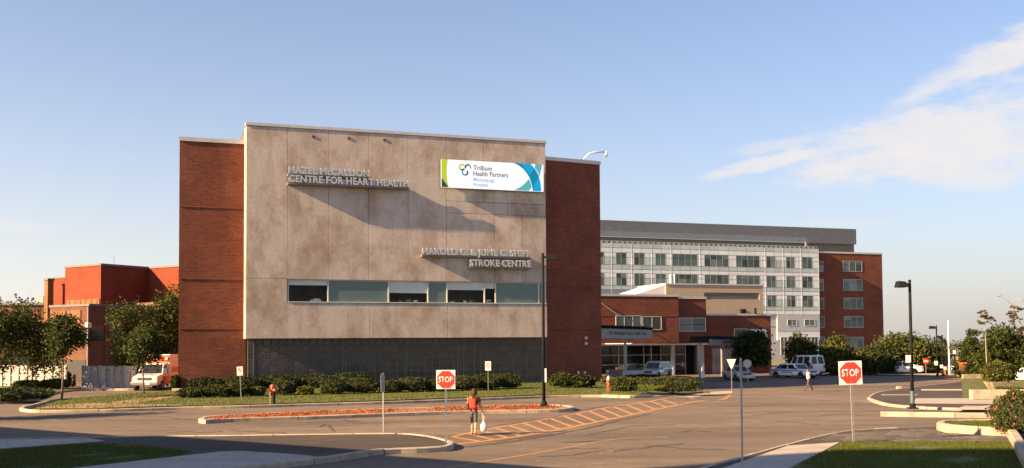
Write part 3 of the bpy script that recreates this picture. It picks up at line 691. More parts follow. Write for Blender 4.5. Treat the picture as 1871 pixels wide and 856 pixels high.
# painted markings, cracks, painted shadow lines, patches
strip('road_marking', [(832, 812.5), (900, 804.5), (1000, 789.5), (1100, 769.5), (1200, 748.5), (1280, 733), (1335, 722.5)], .26, 'paint_yellow', .006)
strip('road_marking', [(826, 799), (860, 791), (905, 782.5), (1000, 766), (1100, 747), (1200, 731.5), (1262, 723.8)], .22, 'paint_yellow', .006)
LOW = [(832, 812.5), (900, 804.5), (1000, 789.5), (1100, 769.5), (1200, 748.5), (1280, 733), (1335, 722.5)]; UPP = [(826, 799), (860, 791), (905, 782.5), (1000, 766), (1100, 747), (1200, 731.5), (1262, 723.8)]
yi = lambda P, x: float(np.interp(x, [p[0] for p in P], [p[1] for p in P]))
xu = 826.0
while xu < 1255:
    dx_ = 50 - 22 * (xu - 826) / 430
    strip('road_marking', [G(xu + 2, yi(UPP, xu + 2) + .5), G(xu + dx_, yi(LOW, xu + dx_) - .5)], .2, 'paint_yellow', .005, False, True)
    xu += 26.5 - 6 * (xu - 826) / 430
strip('road_marking', [(745, 780), (790, 779.2), (842, 778)], .32, 'paint_yellow_worn', .005)
strip('road_marking', [(800, 859), (870, 846), (940, 835), (1030, 819.5), (1100, 806.5), (1140, 801.5), (1172, 799.5), (1222, 800.5)], .13, 'paint_yellow_worn', .005)
strip('road_marking', [(1400, 720), (1500, 729), (1600, 738)], .1, 'paint_white', .005)
def crack_and_shadow(px, w, name='crack_and_shadow_line'):  # cracks, plus cast shadows painted as dark lines
    P = []
    for i in range(len(px) - 1):
        a, b = px[i], px[i + 1]
        for k in range(5):
            f = k / 5; P.append((a[0] + (b[0] - a[0]) * f, a[1] + (b[1] - a[1]) * f + random.uniform(-.5, .5)))
    P.append(px[-1]); Q = gp(P); vs = []; fs = []
    for i, p in enumerate(Q):
        t = (Q[min(i + 1, len(Q) - 1)] - Q[max(i - 1, 0)]).normalized(); ww = w * random.uniform(.5, 2.2) / 2 * (0.15 if i in (0, len(Q) - 1) else 1); o = Vector((-t.y, t.x, 0)) * ww
        vs += [(p.x + o.x, p.y + o.y, p.z + .008), (p.x - o.x, p.y - o.y, p.z + .008)]
    for i in range(len(Q) - 1): fs.append((2 * i, 2 * i + 1, 2 * i + 3, 2 * i + 2))
    props(MB().add(vs, fs).build('crack_and_shadow_line', 'crack_and_shadow'), kind='structure')
crk = random.Random(21)
for a0, y0_ in ((980, 835), (1120, 826), (1230, 790), (1420, 770), (1300, 757), (560, 772), (230, 757), (420, 787), (1180, 815), (1500, 760), (300, 792), (1010, 822)):
    px_, py_ = a0, y0_; P_ = [(px_, py_)]; sl = crk.uniform(-.12, .12)
    for q in range(crk.randint(4, 8)): px_ += crk.uniform(10, 26); py_ += px_ * 0 + crk.uniform(-2.2, 2.2) + sl * 14; P_.append((px_, py_))
    crack_and_shadow(P_, crk.uniform(.05, .1))
crack_and_shadow([(835, 817), (880, 814), (905, 811), (935, 807), (960, 803), (1010, 795), (1060, 786), (1100, 777), (1150, 764), (1190, 757)], .15)
crack_and_shadow([(905, 807.5), (960, 799.6), (1010, 792.5)], .1)
crack_and_shadow([(840, 797), (900, 795.5), (990, 793)], .08)  # dark line painted along the woman's cast shadow
crack_and_shadow([(585, 780), (592, 776), (600, 778), (612, 790)], .09); crack_and_shadow([(628, 767), (637, 771), (645, 769), (655, 772)], .09)
crack_and_shadow([(1280, 743), (1400, 743.5), (1530, 744)], .06)  # the lamp post's cast shadow, painted as a dark line
crack_and_shadow([(440, 781), (560, 781), (670, 777)], .05); crack_and_shadow([(610, 774), (680, 774.5), (730, 771)], .05)
crack_and_shadow([(1000, 766), (1060, 752), (1110, 741)], .08); crack_and_shadow([(900, 779), (960, 772), (1000, 765)], .07)
crack_and_shadow([(1060, 798), (1150, 780), (1240, 775), (1330, 774)], .04); crack_and_shadow([(1350, 763), (1450, 752), (1560, 752)], .04)

# ================================================================== MAIN BUILDING
PO = -1.3                                                    # the precast front stands this far forward of the ground floor
mb_root = thing('hospital_building', 'hospital block with a stained precast concrete front between two red brick wings', 'building', FB.o, R_(AL))
ZT = FB.z(998, 262.5, PO); ZB = FB.z(724, 618, PO); ZW0 = FB.z(800, 555, PO); ZW1 = FB.z(764, 514, PO)
fx = lambda px: FB.x(px, 500, PO)
XL, XR = FB.x(449, 440, PO), FB.x(998.5, 440, PO)
core = MB()
xw0, xw1 = fx(527), fx(998)
core.box(XL + .03, XR - .03, PO + .28, 14, ZB + .06, ZW0); core.box(XL + .03, XR - .03, PO + .28, 14, ZW1, ZT - .05)
core.box(XL + .03, xw0, PO + .28, 14, ZW0, ZW1)
core.build('wall', 'block_joint', mb_root)
MB().box(xw0, XR - .04, 3.0, 3.1, ZW0, ZW1).box(xw0 + 4.4, xw0 + 4.5, PO + .5, 3, ZW0, ZW1).box(xw0 + 12.5, xw0 + 12.6, PO + .5, 3, ZW0, ZW1).build('interior_wall', 'interior', mb_root)
MB().box(XL, XR, PO - .02, 14, ZT - .05, ZT + .0).build('roof', 'roofing', mb_root)
cols = [449, 525, 600, 674, 746, 816.5, 885, 953.5, 998.5]; cx = [fx(c) for c in cols]
JH, JR1, JR2 = FB.z(487, 509, PO), FB.z(905, 371, PO), FB.z(905, 392.5, PO)
def panel(x0, x1, z0, z1):
    g = .012
    return MB().box(x0 + g, x1 - g, PO, PO + .26, z0 + g, z1 - g).build('concrete_panel', 'precast', mb_root, bevel=.012)
panel(cx[0], cx[1], ZB, JH); panel(cx[0], cx[1], JH, ZT)
for i in range(1, 5): panel(cx[i], cx[i + 1], ZW1, ZT)
panel(cx[5], cx[6], JR1, ZT); panel(cx[6], cx[8], JR1, ZT); panel(cx[5], cx[7] - 1.2, JR2, JR1); panel(cx[7] - 1.2, cx[8], JR2, JR1)
panel(cx[5], cx[6] + .9, ZW1, JR2); panel(cx[6] + .9, cx[7], ZW1, JR2); panel(cx[7], cx[8], ZW1, JR2)
for a, b in ((525, 675.5), (675.5, 818), (818, 908), (908, 999)): panel(fx(a), fx(b), ZB, ZW0)
# returns of the precast front and its soffit
MB().box(XL, XL + .2, PO + .3, .14, ZB, ZT - .06).build('concrete_panel', 'precast', mb_root)
MB().box(XR - .2, XR, PO + .3, .6, ZB, ZT - .06).build('concrete_panel', 'precast', mb_root)
MB().box(XL + .05, XR - .05, PO + .29, .1, ZB - .02, ZB + .05).build('soffit', 'precast', mb_root)
MB().box(XL - .05, XR + .05, PO - .06, PO + .5, ZT + .0, ZT + .22).build('coping', 'metal_coping', mb_root)
for px, py in ((572, 250), (637, 253), (702, 256)):
    x, z = FB.at(px, py, PO); MB().box(x - .1, x + .1, PO - .05, PO + .01, z - .1, z + .1).build('wall_fixture', 'brick_brown', mb_root, bevel=.02)
# strip window
panes = [(527, 600, 'clear', .22), (600, 710.5, 'teal', 0), (710.5, 782.5, 'clear', .53), (782.5, 817.5, 'teal', 0), (817.5, 886, 'clear', .36), (886, 906, 'clear', .28), (906, 985, 'teal', 0), (985, 998, 'teal', 0)]
sw = thing('strip_window', None, None); sw.parent = mb_root
for a, b, kind, bl in panes:
    x0, x1 = fx(a), fx(b)
    MB().add([(x0 + .04, PO + .17, ZW0 + .08), (x1 - .04, PO + .17, ZW0 + .08), (x1 - .04, PO + .17, ZW1 - .06), (x0 + .04, PO + .17, ZW1 - .06)], [(0, 1, 2, 3)]).build('pane', 'teal_glass' if kind == 'teal' else 'clear_glass', sw)
    if bl: MB().box(x0 + .07, x1 - .07, PO + .19, PO + .195, ZW1 - .06 - bl * (ZW1 - ZW0 - .1), ZW1 - .05).build('roller_blind', 'blind', sw)
    if kind == 'clear':                                       # things standing on the sill inside
        for q in range(3):
            xx = random.uniform(x0 + .3, max(x0 + .4, x1 - .5)); MB().box(xx, xx + random.uniform(.2, .5), PO + .6, PO + .8, ZW0 + .05, ZW0 + random.uniform(.2, .36)).build('sill_object', random.choice(['blind', 'interior_light']), sw)
for a in (527, 600, 710.5, 782.5, 817.5, 886, 906, 985, 997.2):
    x = fx(a); MB().box(x - .045, x + .045, PO + .1, PO + .22, ZW0 + .05, ZW1 - .03).build('mullion', 'window_frame', sw)
MB().box(xw0, XR - .03, PO + .09, PO + .23, ZW1 - .06, ZW1 - .01).build('head_frame', 'window_frame', sw)
MB().box(xw0 - .02, XR - .03, PO - .05, PO + .24, ZW0 + .015, ZW0 + .08).build('sill', 'window_frame', sw)
# ground floor of glass blocks
gx0, gx1 = FB.x(452, 660), FB.x(999, 660)
gb = thing('glass_block_wall', None, None); gb.parent = mb_root
MB().box(gx0, gx1, -.025, .5, -.2, ZB + .02).build('joint_bed', 'block_joint', gb)
MB().box(gx0, gx1, -.12, .05, -.2, .24).build('plinth', 'block_joint', gb)
NC, NR = 42, 7; bw, bh = (gx1 - gx0) / NC, (ZB - .24) / NR
bme = MB().box(-bw / 2 + .035, bw / 2 - .035, -.04, .05, -bh / 2 + .03, bh / 2 - .03).mesh('glass_block', 'glass_block', bevel=.02)
for j in range(NR):
    for i in range(NC): link('glass_block', bme, gb, (gx0 + (i + .5) * bw, random.uniform(-.004, .004), .24 + (j + .5) * bh))
for px in (463, 626, 631, 742, 836, 847, 866, 990):
    x = FB.x(px, 660); MB().box(x - .04, x + .04, -.07, .06, .24, ZB).build('mullion', 'block_mullion', gb)
# brick wings
lx0 = FB.x(327, 450, .15); ZL = FB.z(447, 264, .15)
MB().prism([(lx0, .15), (XL + .15, .15), (XL + .15, 16), (lx0 + 7, 16)], -.3, ZL).build('brick_wing', 'brick_red', mb_root)
MB().prism([(lx0 - .06, .08), (XL + .03, .08), (XL + .03, 1), (lx0 + .4, 1)], ZL, ZL + .3).build('coping', 'metal_coping', mb_root)
for py in (379, 510, 600.5):
    z = FB.z(390, py, .15)
    MB().box(lx0 + .02, XL - .02, .11, .16, z - .06, z + .06).build('brick_band', 'brick_dark', mb_root)
QW = Plane(G(1100, 699.5), 28.0)
rw = thing('brick_wing', None, None, FB.o.__class__(((QW.o - FB.o).dot(FB.u), (QW.o - FB.o).dot(FB.n), 0)), R_(28.0 - AL)); rw.parent = mb_root
ZR = QW.z(1089, 301); qx0 = QW.x(996, 500)
MB().prism([(qx0, 0), (0, 0), (-.5, 15), (qx0, 15)], -1.2, ZR).build('wall', 'brick_dark', rw)
MB().prism([(qx0, -.07), (.07, -.07), (.05, .6), (qx0, .6)], ZR, ZR + .3).build('coping', 'metal_coping', rw)
for py in (525, 604):
    z = QW.z(1050, py); MB().box(qx0, -.02, -.03, .02, z - .06, z + .06).build('brick_band', 'brick_red', rw)
for px, py, s in ((1070, 618, .12), (1070, 628, .12), (1056, 681, .1), (1068, 681, .1)):
    x, z = QW.at(px, py); MB().box(x - s, x + s, -.12, .01, z - s, z + s).build('wall_fixture', 'metal_coping', rw, bevel=.02)
# roof camera on a bracket
x, _ = QW.at(1066, 297); p0 = QW.o + QW.u * x + Vector((0, 0, 0)) + QW.n * .3
def qp(px, py): a, b = QW.at(px, py, .3); return (a - x, 0, b)
cr = thing('security_camera', 'white dome camera on a bent arm above the right brick wing roof', 'camera', p0, R_(28))
MB().tube([qp(1062, 299), qp(1066, 292), qp(1076, 281), qp(1084, 279), qp(1107, 277.5)], .075, 8).build('arm', 'stucco_white', cr, smooth=True)
a = qp(1107.5, 283); MB().lathe([(.03, .32), (.15, .28), (.17, .05), (.13, -.12), (.04, -.2)], 10, 0, a).build('dome', 'stucco_white', cr, smooth=True)
MB().box(a[0] - .25, a[0] + .03, -.05, .05, a[2] + .16, a[2] + .3).build('mount', 'metal_grey', cr)
a = qp(1062, 296); MB().box(a[0] - .2, a[0] + .2, -.2, .2, ZR + .3, ZR + .4).build('base_plate', 'metal_grey', cr)

# letters standing on troughs
def wall_sign(name, label, lines, y_out=.62):
    root = thing(name, label, 'sign', FB.o + Vector((0, 0, 0)), R_(AL))
    yo = PO - y_out
    for body, (xa, ya), (xb, yb), hpx in lines:
        x0, zb0 = FB.at(xa, ya, yo); x1, zb1 = FB.at(xb, yb, yo); zb = (zb0 + zb1) / 2
        cap = hpx * (FB.o.y + 3) / F; S = cap / .729
        ref = text_mesh(body, S, 0); lo, hi = mesh_bounds(ref); kx = (x1 - x0) / (hi[0] - lo[0]); bpy.data.meshes.remove(ref)
        for i, ch in enumerate(body):
            if ch == ' ': continue
            pm = text_mesh(body[:i + 1], S, 0); ph = mesh_bounds(pm)[1][0]; bpy.data.meshes.remove(pm)
            one = text_mesh(ch, S, .05, .024 * S); ch_hi = mesh_bounds(one)[1][0] - .024 * S
            one.transform(Matrix.Diagonal((kx * .96, 1, 1, 1))); one.materials.clear(); one.materials.append(M['letter_metal'])
            link('letter', one, root, (x0 + (ph - ch_hi - lo[0]) * kx, yo, zb))
        MB().box(x0 - .05, x1 + .05, yo + .03, PO + .0, zb - .17, zb - .01).build('trough', 'trough', root)
        MB().box(x0 - .02, x1 + .02, yo + .2, yo + .28, zb - .01, zb + cap * .72).build('backing', 'metal_grey', root)
    return root
wall_sign('wall_lettering', 'grey metal letters HAZEL McCALLION CENTRE FOR HEART HEALTH high on the concrete front', [('HAZEL McCALLION', (528, 316), (675, 324), 11.5), ('CENTRE FOR HEART HEALTH', (528, 332), (747, 342.5), 11.5)])
wall_sign('wall_lettering', 'grey metal letters HAROLD G. & JUNE C. SHIPP STROKE CENTRE above the strip window', [('HAROLD G. & JUNE C. SHIPP', (772, 465), (969, 469.5), 11.5), ('STROKE CENTRE', (859, 486), (970, 488.5), 11.5)], .5)

# sign panel with emissive faces
yo = PO - .45
sx0, s_zt = FB.at(806.5, 291, yo); sx1, _ = FB.at(993, 299.5, yo); s_zb = FB.at(806.5, 342, yo)[1]
SW, SH = sx1 - sx0, s_zt - s_zb
sg = thing('billboard_sign', 'white hospital name panel with green and blue bands at its ends on the concrete wall', 'sign', FB.o + FB.u * sx0 + FB.n * yo + Vector((0, 0, s_zb)), R_(AL))
MB().box(0, SW, 0, .22, 0, SH).build('panel', 'emit_white', sg)
MB().box(-.02, SW + .02, .225, .26, -.02, SH + .02).build('back_frame', 'metal_dark', sg)
for xx in (.6, SW * .5, SW - .6): MB().box(xx - .08, xx + .08, .26, .47, .3, SH - .3).build('bracket', 'metal_dark', sg)
def art(name, poly, mat, d): MB().plate([(u * SW, (1 - v) * SH) for u, v in poly], -d, -.0005).build(name, mat, sg)
art('green_band', [(0, 0), (.062, 0), (.054, .12), (.05, .35), (.051, .6), (.056, .8), (.066, .99), (.04, .86), (.02, .76), (0, .66)], 'emit_green', .004)
art('dark_corner', [(0, .66), (.02, .76), (.04, .86), (.066, .99), (.066, 1), (0, 1)], 'emit_dark', .005)
art('aqua_band', [(.70, 1), (.74, .93), (.78, .84), (.82, .70), (.848, .57), (.86, .62), (.872, .74), (.88, .88), (.87, .9), (.85, 1)], 'emit_aqua', .004)
art('aqua_band', [(.917, 0), (.985, 0), (.98, .15), (.968, .3), (.957, .46), (.945, .32), (.925, .2), (.91, .14)], 'emit_aqua', .004)
art('blue_band', [(.70, 0), (.87, 0), (.90, .12), (.928, .26), (.95, .42), (.963, .6), (.972, .8), (.975, 1), (.89, 1), (.885, .85), (.872, .66), (.855, .5), (.83, .34), (.79, .18), (.75, .08)], 'emit_blue', .005)
art('teal_band', [(.70, 0), (.775, 0), (.80, .12), (.83, .24), (.862, .42), (.885, .28), (.908, .15), (.93, .27), (.95, .44), (.935, .58), (.912, .72), (.90, .86), (.895, 1), (.89, 1), (.885, .85), (.872, .66), (.855, .5), (.83, .34), (.79, .18), (.75, .08)], 'emit_teal', .006)
def arc(cx_, cy_, r0, r1, a0, a1, mat, d):
    P = [(cx_ + r1 * math.cos(R_(a)), cy_ + r1 * math.sin(R_(a))) for a in np.linspace(a0, a1, 12)] + [(cx_ + r0 * math.cos(R_(a)), cy_ + r0 * math.sin(R_(a))) for a in np.linspace(a1, a0, 12)]
    MB().plate(P, -d, -.0005).build('emblem_arc', mat, sg)
lr = .2 * SH; lcx, lcy = .225 * SW, .655 * SH
arc(lcx - lr * .55, lcy + lr * .45, lr * .33, lr * .62, 20, 235, 'emit_green', .006); arc(lcx - lr * .55, lcy + lr * .45, lr * .33, lr * .62, 235, 330, 'emit_dark', .007)
arc(lcx + lr * .55, lcy + lr * .45, lr * .33, lr * .62, -20, 60, 'emit_aqua', .006); arc(lcx + lr * .55, lcy + lr * .45, lr * .33, lr * .62, 60, 200, 'emit_dark', .007)
arc(lcx, lcy - lr * .45, lr * .33, lr * .62, 150, 285, 'emit_blue', .006); arc(lcx, lcy - lr * .45, lr * .33, lr * .62, 285, 395, 'emit_dark', .007)
put_text('Trillium', sg, 'lettering', 'emit_text', .305 * SW, .485 * SW, .665 * SH, .17 * SH, -.006, .005, .012)
put_text('Health Partners', sg, 'lettering', 'emit_text', .305 * SW, .645 * SW, .455 * SH, .17 * SH, -.006, .005, .012)
put_text('Mississauga', sg, 'lettering', 'emit_textblue', .305 * SW, .51 * SW, .22 * SH, .17 * SH, -.006, .005, .008)
put_text('Hospital', sg, 'lettering', 'emit_textblue', .305 * SW, .445 * SW, .05 * SH, .16 * SH, -.006, .005, .008)

# ================================================================== ENTRANCE BUILDING
EP = Plane(G(1240, 686), AL); EZ = EP.o.z
eb = thing('entrance_building', 'low red brick entrance block with glazed ground floor and two round grey columns', 'building', EP.o, R_(AL))
def ez(px, py, off=0.0): return EP.z(px, py, off) - EZ
ex = lambda px, py=600, off=0.0: EP.x(px, py, off)
x0, x1, x2, x3 = ex(1050), ex(1240.5), ex(1294), ex(1419)
zt1, zt2, zt3 = ez(1167, 542), ez(1267, 546.5, .4), ez(1356, 577, 1.2)
zs = ez(1240, 627)
MB().box(x0, x1 - .02, 0, 12, zs, zt1).build('upper_wall', 'brick_red', eb)
MB().box(x1, x2, .4, 12, zs - .05, zt2).build('upper_wall', 'brick_red', eb)
MB().box(x0, x1 + .05, -.06, 12, zt1, zt1 + .25).build('coping', 'metal_coping', eb); MB().box(x1 + .06, x2 + .06, .33, 12, zt2, zt2 + .25).build('coping', 'metal_coping', eb)
MB().box(x2 + .02, x3, 1.2, 14, -.3, zt3).build('lower_wall', 'brick_red', eb); MB().box(x2 + .07, x3 + .06, 1.13, 14, zt3, zt3 + .22).build('coping', 'metal_coping', eb)
MB().box(x0, x2, .0, 12, zs - .25, zs - .06).build('soffit', 'interior', eb)
MB().box(x0, x2, 5.5, 5.7, -.3, zs - .25).box(x0, x0 + .3, 3, 5.5, -.3, zs - .25).box(x1 + 1.2, x1 + 1.5, 3.0, 5.5, -.3, zs - .25).build('back_wall', 'interior', eb)
MB().box(x0, x2, 3.0, 5.5, .0, .06).build('lobby_floor', 'interior_light', eb)
# shopfront glazing
gl_y = 2.4
for a, b in ((1095, 1130), (1130, 1144), (1144, 1176), (1176, 1190), (1190, 1207), (1207, 1232), (1232, 1252), (1252, 1294)):
    xa, xb = ex(a, 650, gl_y), ex(b, 650, gl_y)
    for z0, z1 in ((.1, 1.2), (1.24, 2.3), (2.34, zs - .3)):
        MB().box(xa + .05, xb - .05, gl_y, gl_y + .03, z0, z1).build('pane', 'shop_glass', eb)
    MB().box(xa - .05, xa + .05, gl_y - .05, gl_y + .1, 0, zs - .26).build('mullion', 'metal_grey', eb)
for z in (1.22, 2.32): MB().box(ex(1095, 650, gl_y), ex(1252, 650, gl_y), gl_y - .04, gl_y + .08, z - .03, z + .03).build('transom', 'metal_grey', eb)
MB().box(ex(1254, 650, gl_y), ex(1276, 650, gl_y), gl_y - .15, gl_y - .02, 0, zs - .3).build('door', 'metal_dark', eb)
for px in (1231, 1284.5):
    x = ex(px, 660, .5); MB().lathe([(.34, 0), (.34, .12), (.29, .16), (.29, zs - .3), (.33, zs - .28), (.33, zs - .06)], 16, 0, (x, .75, 0)).build('column', 'metal_grey', eb, smooth=True)
MB().box(ex(1270, 660, 2), ex(1278, 660, 2), 1.6, 2.3, 0, zs - .3).build('pier', 'metal_grey', eb)
WR = random.Random(4)
def win(parent, x0, x1, z0, z1, y, nx, nz, glass='tower_glass', frame='window_frame', fw=.06, name='window', split=None, proud=.05):
    w = MB()
    w.box(x0, x1, y - proud, y + .04, z0, z0 + fw).box(x0, x1, y - proud, y + .04, z1 - fw, z1).box(x0, x0 + fw, y - proud, y + .04, z0 + fw, z1 - fw).box(x1 - fw, x1, y - proud, y + .04, z0 + fw, z1 - fw)
    zz = [z0 + (z1 - z0) * (k + 1) / nz for k in range(nz - 1)] if split is None else [z0 + (z1 - z0) * split]
    for k in range(nx - 1):
        xc = x0 + (x1 - x0) * (k + 1) / nx; w.box(xc - fw * .4, xc + fw * .4, y - proud * .8, y + .03, z0 + fw, z1 - fw)
    o = w.build(name, frame, parent)
    xs = [x0 + (x1 - x0) * k / nx for k in range(nx + 1)]; zs_ = [z0] + zz + [z1]
    for k in range(nx):
        for q in range(len(zs_) - 1):
            MB().box(xs[k] + fw * .45, xs[k + 1] - fw * .45, y - .02, y + .03, zs_[q] + fw * .45, zs_[q + 1] - fw * .45).build('pane', WR.choice(('tower_glass', 'tower_glass', 'tower_glass', 'tower_glass_pale', 'dark_glass')) if glass == 'tower_glass' else glass, o)
    return o
win(eb, ex(1174), ex(1208.5), ez(1190, 603), ez(1190, 578.5), -.01, 2, 1, 'dark_glass', split=None)
win(eb, ex(1125), ex(1172), ez(1150, 600), ez(1150, 577), -.01, 3, 1, 'tower_glass')
win(eb, ex(1243.5), ex(1292.5), ez(1267, 606, .4), ez(1267, 581, .4), .39, 2, 2, 'tower_glass')
win(eb, ex(1341, 610, 1.2), ex(1366, 610, 1.2), ez(1355, 619, 1.2), ez(1355, 601, 1.2), 1.19, 1, 1, 'dark_glass'); win(eb, ex(1368, 610, 1.2), ex(1401, 610, 1.2), ez(1385, 620, 1.2), ez(1385, 601.5, 1.2), 1.19, 1, 1, 'blind')
for a, b, py in ((1050, 1240, 577.5), (1296, 1419, 598)):
    off = 0 if a < 1290 else 1.2
    z = ez((a + b) / 2, py, off); MB().box(ex(a, 600, off) + .05, ex(b, 600, off) - .05, off - .03, off + .02, z - .05, z + .05).build('brick_band', 'brick_dark', eb)
# dark doorway in the lower block and its side wall towards the courtyard
MB().box(ex(1300, 650, 1.2), ex(1345, 650, 1.2), 1.12, 1.25, -.2, 3.0).build('doorway', 'interior', eb)
for a in (1303, 1318, 1332): MB().box(ex(a, 650, 1.2), ex(a, 650, 1.2) + .08, 1.06, 1.14, -.1, 2.9).build('mullion', 'metal_grey', eb)
# canopies with fascia boards
def canopy(label, a, b, hpx_a, hpx_b, da, db, text, tx, roof_back):
    A1, A0, B1, B0 = D(*a, da), D(a[0], a[1] + hpx_a, da), D(*b, db), D(b[0], b[1] + hpx_b, db)
    u = (B1 - A1); u.z = 0; L = u.length; u.normalize(); n = Vector((-u.y, u.x, 0)); ang = math.atan2(u.y, u.x)
    z1 = max(A1.z, B1.z); z0 = min(A0.z, B0.z) + .1
    base = Vector((A1.x, A1.y, T(A1.x, A1.y)))
    c = thing('entrance_canopy', label, 'canopy', base, ang); z1 -= base.z; z0 -= base.z
    MB().box(0, L, 0, .25, z0, z1).build('fascia_board', 'fascia_grey', c, bevel=.03)
    MB().box(0, L, .26, roof_back, z1 - .3, z1 - .05).build('canopy_roof', 'metal_dark', c)
    for k in range(12): x = L * (k + .5) / 12; MB().box(x - .09, x + .09, -.25, roof_back, z1 - .02, z1 + .2).build('joist', 'metal_dark', c)
    MB().box(L * .05, L * .95, .3, roof_back, z1 + .22, z1 + .3).build('canopy_deck', 'metal_dark', c)
    for x in (L * .12, L * .9): MB().tube([(x, roof_back - .8, 0), (x, roof_back - .8, z1 - .3)], .14, 10).build('post', 'metal_grey', c)
    put_text(text, c, 'lettering', 'metal_dark', L * tx[0], L * tx[1], z0 + (z1 - z0) * .32, (z1 - z0) * .42, -.012, .012)
    return c
canopy('grey canopy fascia with small dark lettering reaching out beside the right brick wing', (1097, 600), (1192, 608.5), 16, 13, 92, 104, "The Mississauga Urgent Health Care", (.14, .86), 3.2)
canopy('short grey canopy fascia over the doorway beside the dark tree', (1300, 620), (1351, 622), 13.5, 11, 108, 113, 'MAIN ENTRANCE', (.38, .8), 2.6)
cz = EP.o + EP.u * ex(1105) + EP.n * -.1
# stay rod from the wing to the canopy
MB().tube([(ex(1094), -.12, ez(1094, 551)), (ex(1126), -.6, ez(1126, 577))], .05, 6).build('stay_rod', 'metal_grey', eb)
MB().box(ex(1389, 570), ex(1391, 570), 1.0, 1.3, zt3 + .2, zt3 + .9).build('roof_vent', 'metal_dark', eb)

# tan penthouse on the roof behind
TP = Plane(D(1217, 560, 150), AL); tz0 = TP.z(1217, 590)
tp = thing('penthouse', 'tan rendered plant room with a dark louvre band behind the brick entrance', 'building', TP.o - Vector((0, 0, TP.o.z)), R_(AL))
ta, tb = 0, TP.x(1394.5, 550); tt = TP.z(1300, 521.5); l0, l1, lz0, lz1 = TP.x(1288), TP.x(1389), TP.z(1340, 548), TP.z(1340, 535.5)
w = MB(); w.box(ta, l0, 0, .6, -1, tt).box(l1, tb, 0, .6, -1, tt).box(l0, l1, 0, .6, lz1, tt).box(l0, l1, 0, .6, -1, lz0).box(ta + .02, tb - .02, .6, 9, -1, tt - .04)
w.build('wall', 'stucco_tan', tp)
for k in range(5): MB().box(l0, l1, .12, .5, lz0 + (lz1 - lz0) * k / 5, lz0 + (lz1 - lz0) * (k + .55) / 5).build('louvre_blade', 'louver', tp)
MB().plate([(TP.x(1153, 541), -1), (TP.x(1153, 541), TP.z(1153, 541)), (-.02, tt), (-.02, -1)], .15, 9).build('sunlit_side', 'stucco_white', tp)  # sunlit end wall drawn in white; the sun's glare is in its colour
MB().box(ta - .1, tb + .1, -.1, 9, tt, tt + .2).build('coping', 'metal_coping', tp)
for px in (1239, 1246): MB().tube([(TP.x(px), 2, tt), (TP.x(px), 2, TP.z(px, 500))], .12, 8).build('vent_pipe', 'stucco_white', tp)
x, z = TP.at(1356, 569); MB().box(x - .4, x + .4, -.5, .02, z - .3, z + .3).build('wall_lamp', 'metal_dark', tp, bevel=.05)

# ================================================================== WHITE TOWER
WT = Plane(D(1497, 560, 240), AL)
wt = thing('white_tower', 'long pale curtain wall hospital wing with grey metal plant roof', 'building', WT.o - Vector((0, 0, WT.o.z)), R_(AL))
wx = lambda px, py=520: WT.x(px, py)
wz = lambda py, px=1420: WT.z(px, py)
# heights read on the column of windows near px 1420
rows_px = [(453, 461, 'g'), (461, 469, 'w'), (469, 490, 'W'), (490, 498, 'g'), (498, 504.5, 'w'), (504.5, 526, 'W'), (526, 533, 'g'), (533, 540, 'w'), (540, 561, 'W'), (561, 568, 'g'), (568, 575, 'w')]
zt = wz(453); xa, xb = WT.x(1080, 480), 0
MB().box(xa - 30, -.05, .25, 22, -3, zt).build('wall', 'spandrel_grey', wt)
def wcols():
    c = [1092 - 8.6 * 1 + 17.6 * k * 1.0 for k in range(0)]
    return c
win_px = [[(1085, 1104), (1126, 1145), (1159, 1178), (1198, 1217), (1229, 1275), (1287.5, 1332), (1345.5, 1388.5), (1401, 1418), (1437, 1453), (1466, 1485)]]
wins = [(wx(a), wx(b)) for a, b in win_px[0]]
npan = 0; small = MB()
ncol = 48; dx = (xb - xa) / ncol
def over(x0, x1):
    for a, b in wins:
        if x1 > a + .05 and x0 < b - .05: return True
    return False
def free_spans(x0, x1):
    sp = []; cur = x0
    for a, b in wins:
        if a > cur + .05: sp.append((cur, min(a, x1)))
        cur = max(cur, b)
    if cur < x1 - .05: sp.append((cur, x1))
    return sp
for r, (pa, pb, kd) in enumerate(rows_px):
    z1, z0 = wz(pa), wz(pb)
    if kd == 'W':
        for k, (a, b) in enumerate(wins):
            if r > 5 and b < wx(1398): continue
            win(wt, a, b, z0, z1, .02, 4 if b - a > 4 else 2, 2, 'tower_glass', 'spandrel_green', .05, split=.62, proud=.04)
        for a, b in free_spans(xa, xb):
            if r > 5 and b < wx(1398): continue
            n = max(1, round((b - a) / (dx * 1.0))); st = (b - a) / n
            for q in range(n):
                zm = z0 + (z1 - z0) * .62
                for zz0, zz1, mt in ((z0, zm, 'spandrel_green' if (b - a) > 2.6 and (b - a) < 5.5 else 'spandrel_white'), (zm, z1, 'spandrel_white')):
                    npan += 1; bx_ = MB().box(a + q * st + .05, a + (q + 1) * st - .05, 0, .25, zz0 + .05, zz1 - .05)
                    if npan <= 292: bx_.build('panel', mt, wt)
                    else: small.box(a + q * st + .05, a + (q + 1) * st - .05, 0, .25, zz0 + .05, zz1 - .05)
    else:
        st = dx * 2 if kd == 'g' else dx * 2
        a = xa
        while a < xb - .05:
            b = min(xb, a + st)
            if not (r > 6 and b < wx(1398)):
                npan += 1
                if npan <= 292: MB().box(a + .05, b - .05, 0, .25, z0 + .05, z1 - .05).build('panel', 'spandrel_green' if kd == 'g' else 'spandrel_white', wt)
                else: small.box(a + .05, b - .05, 0, .25, z0 + .05, z1 - .05)
            a = b
if small.v: props(small.build('panel', 'spandrel_white', wt), kind='stuff')
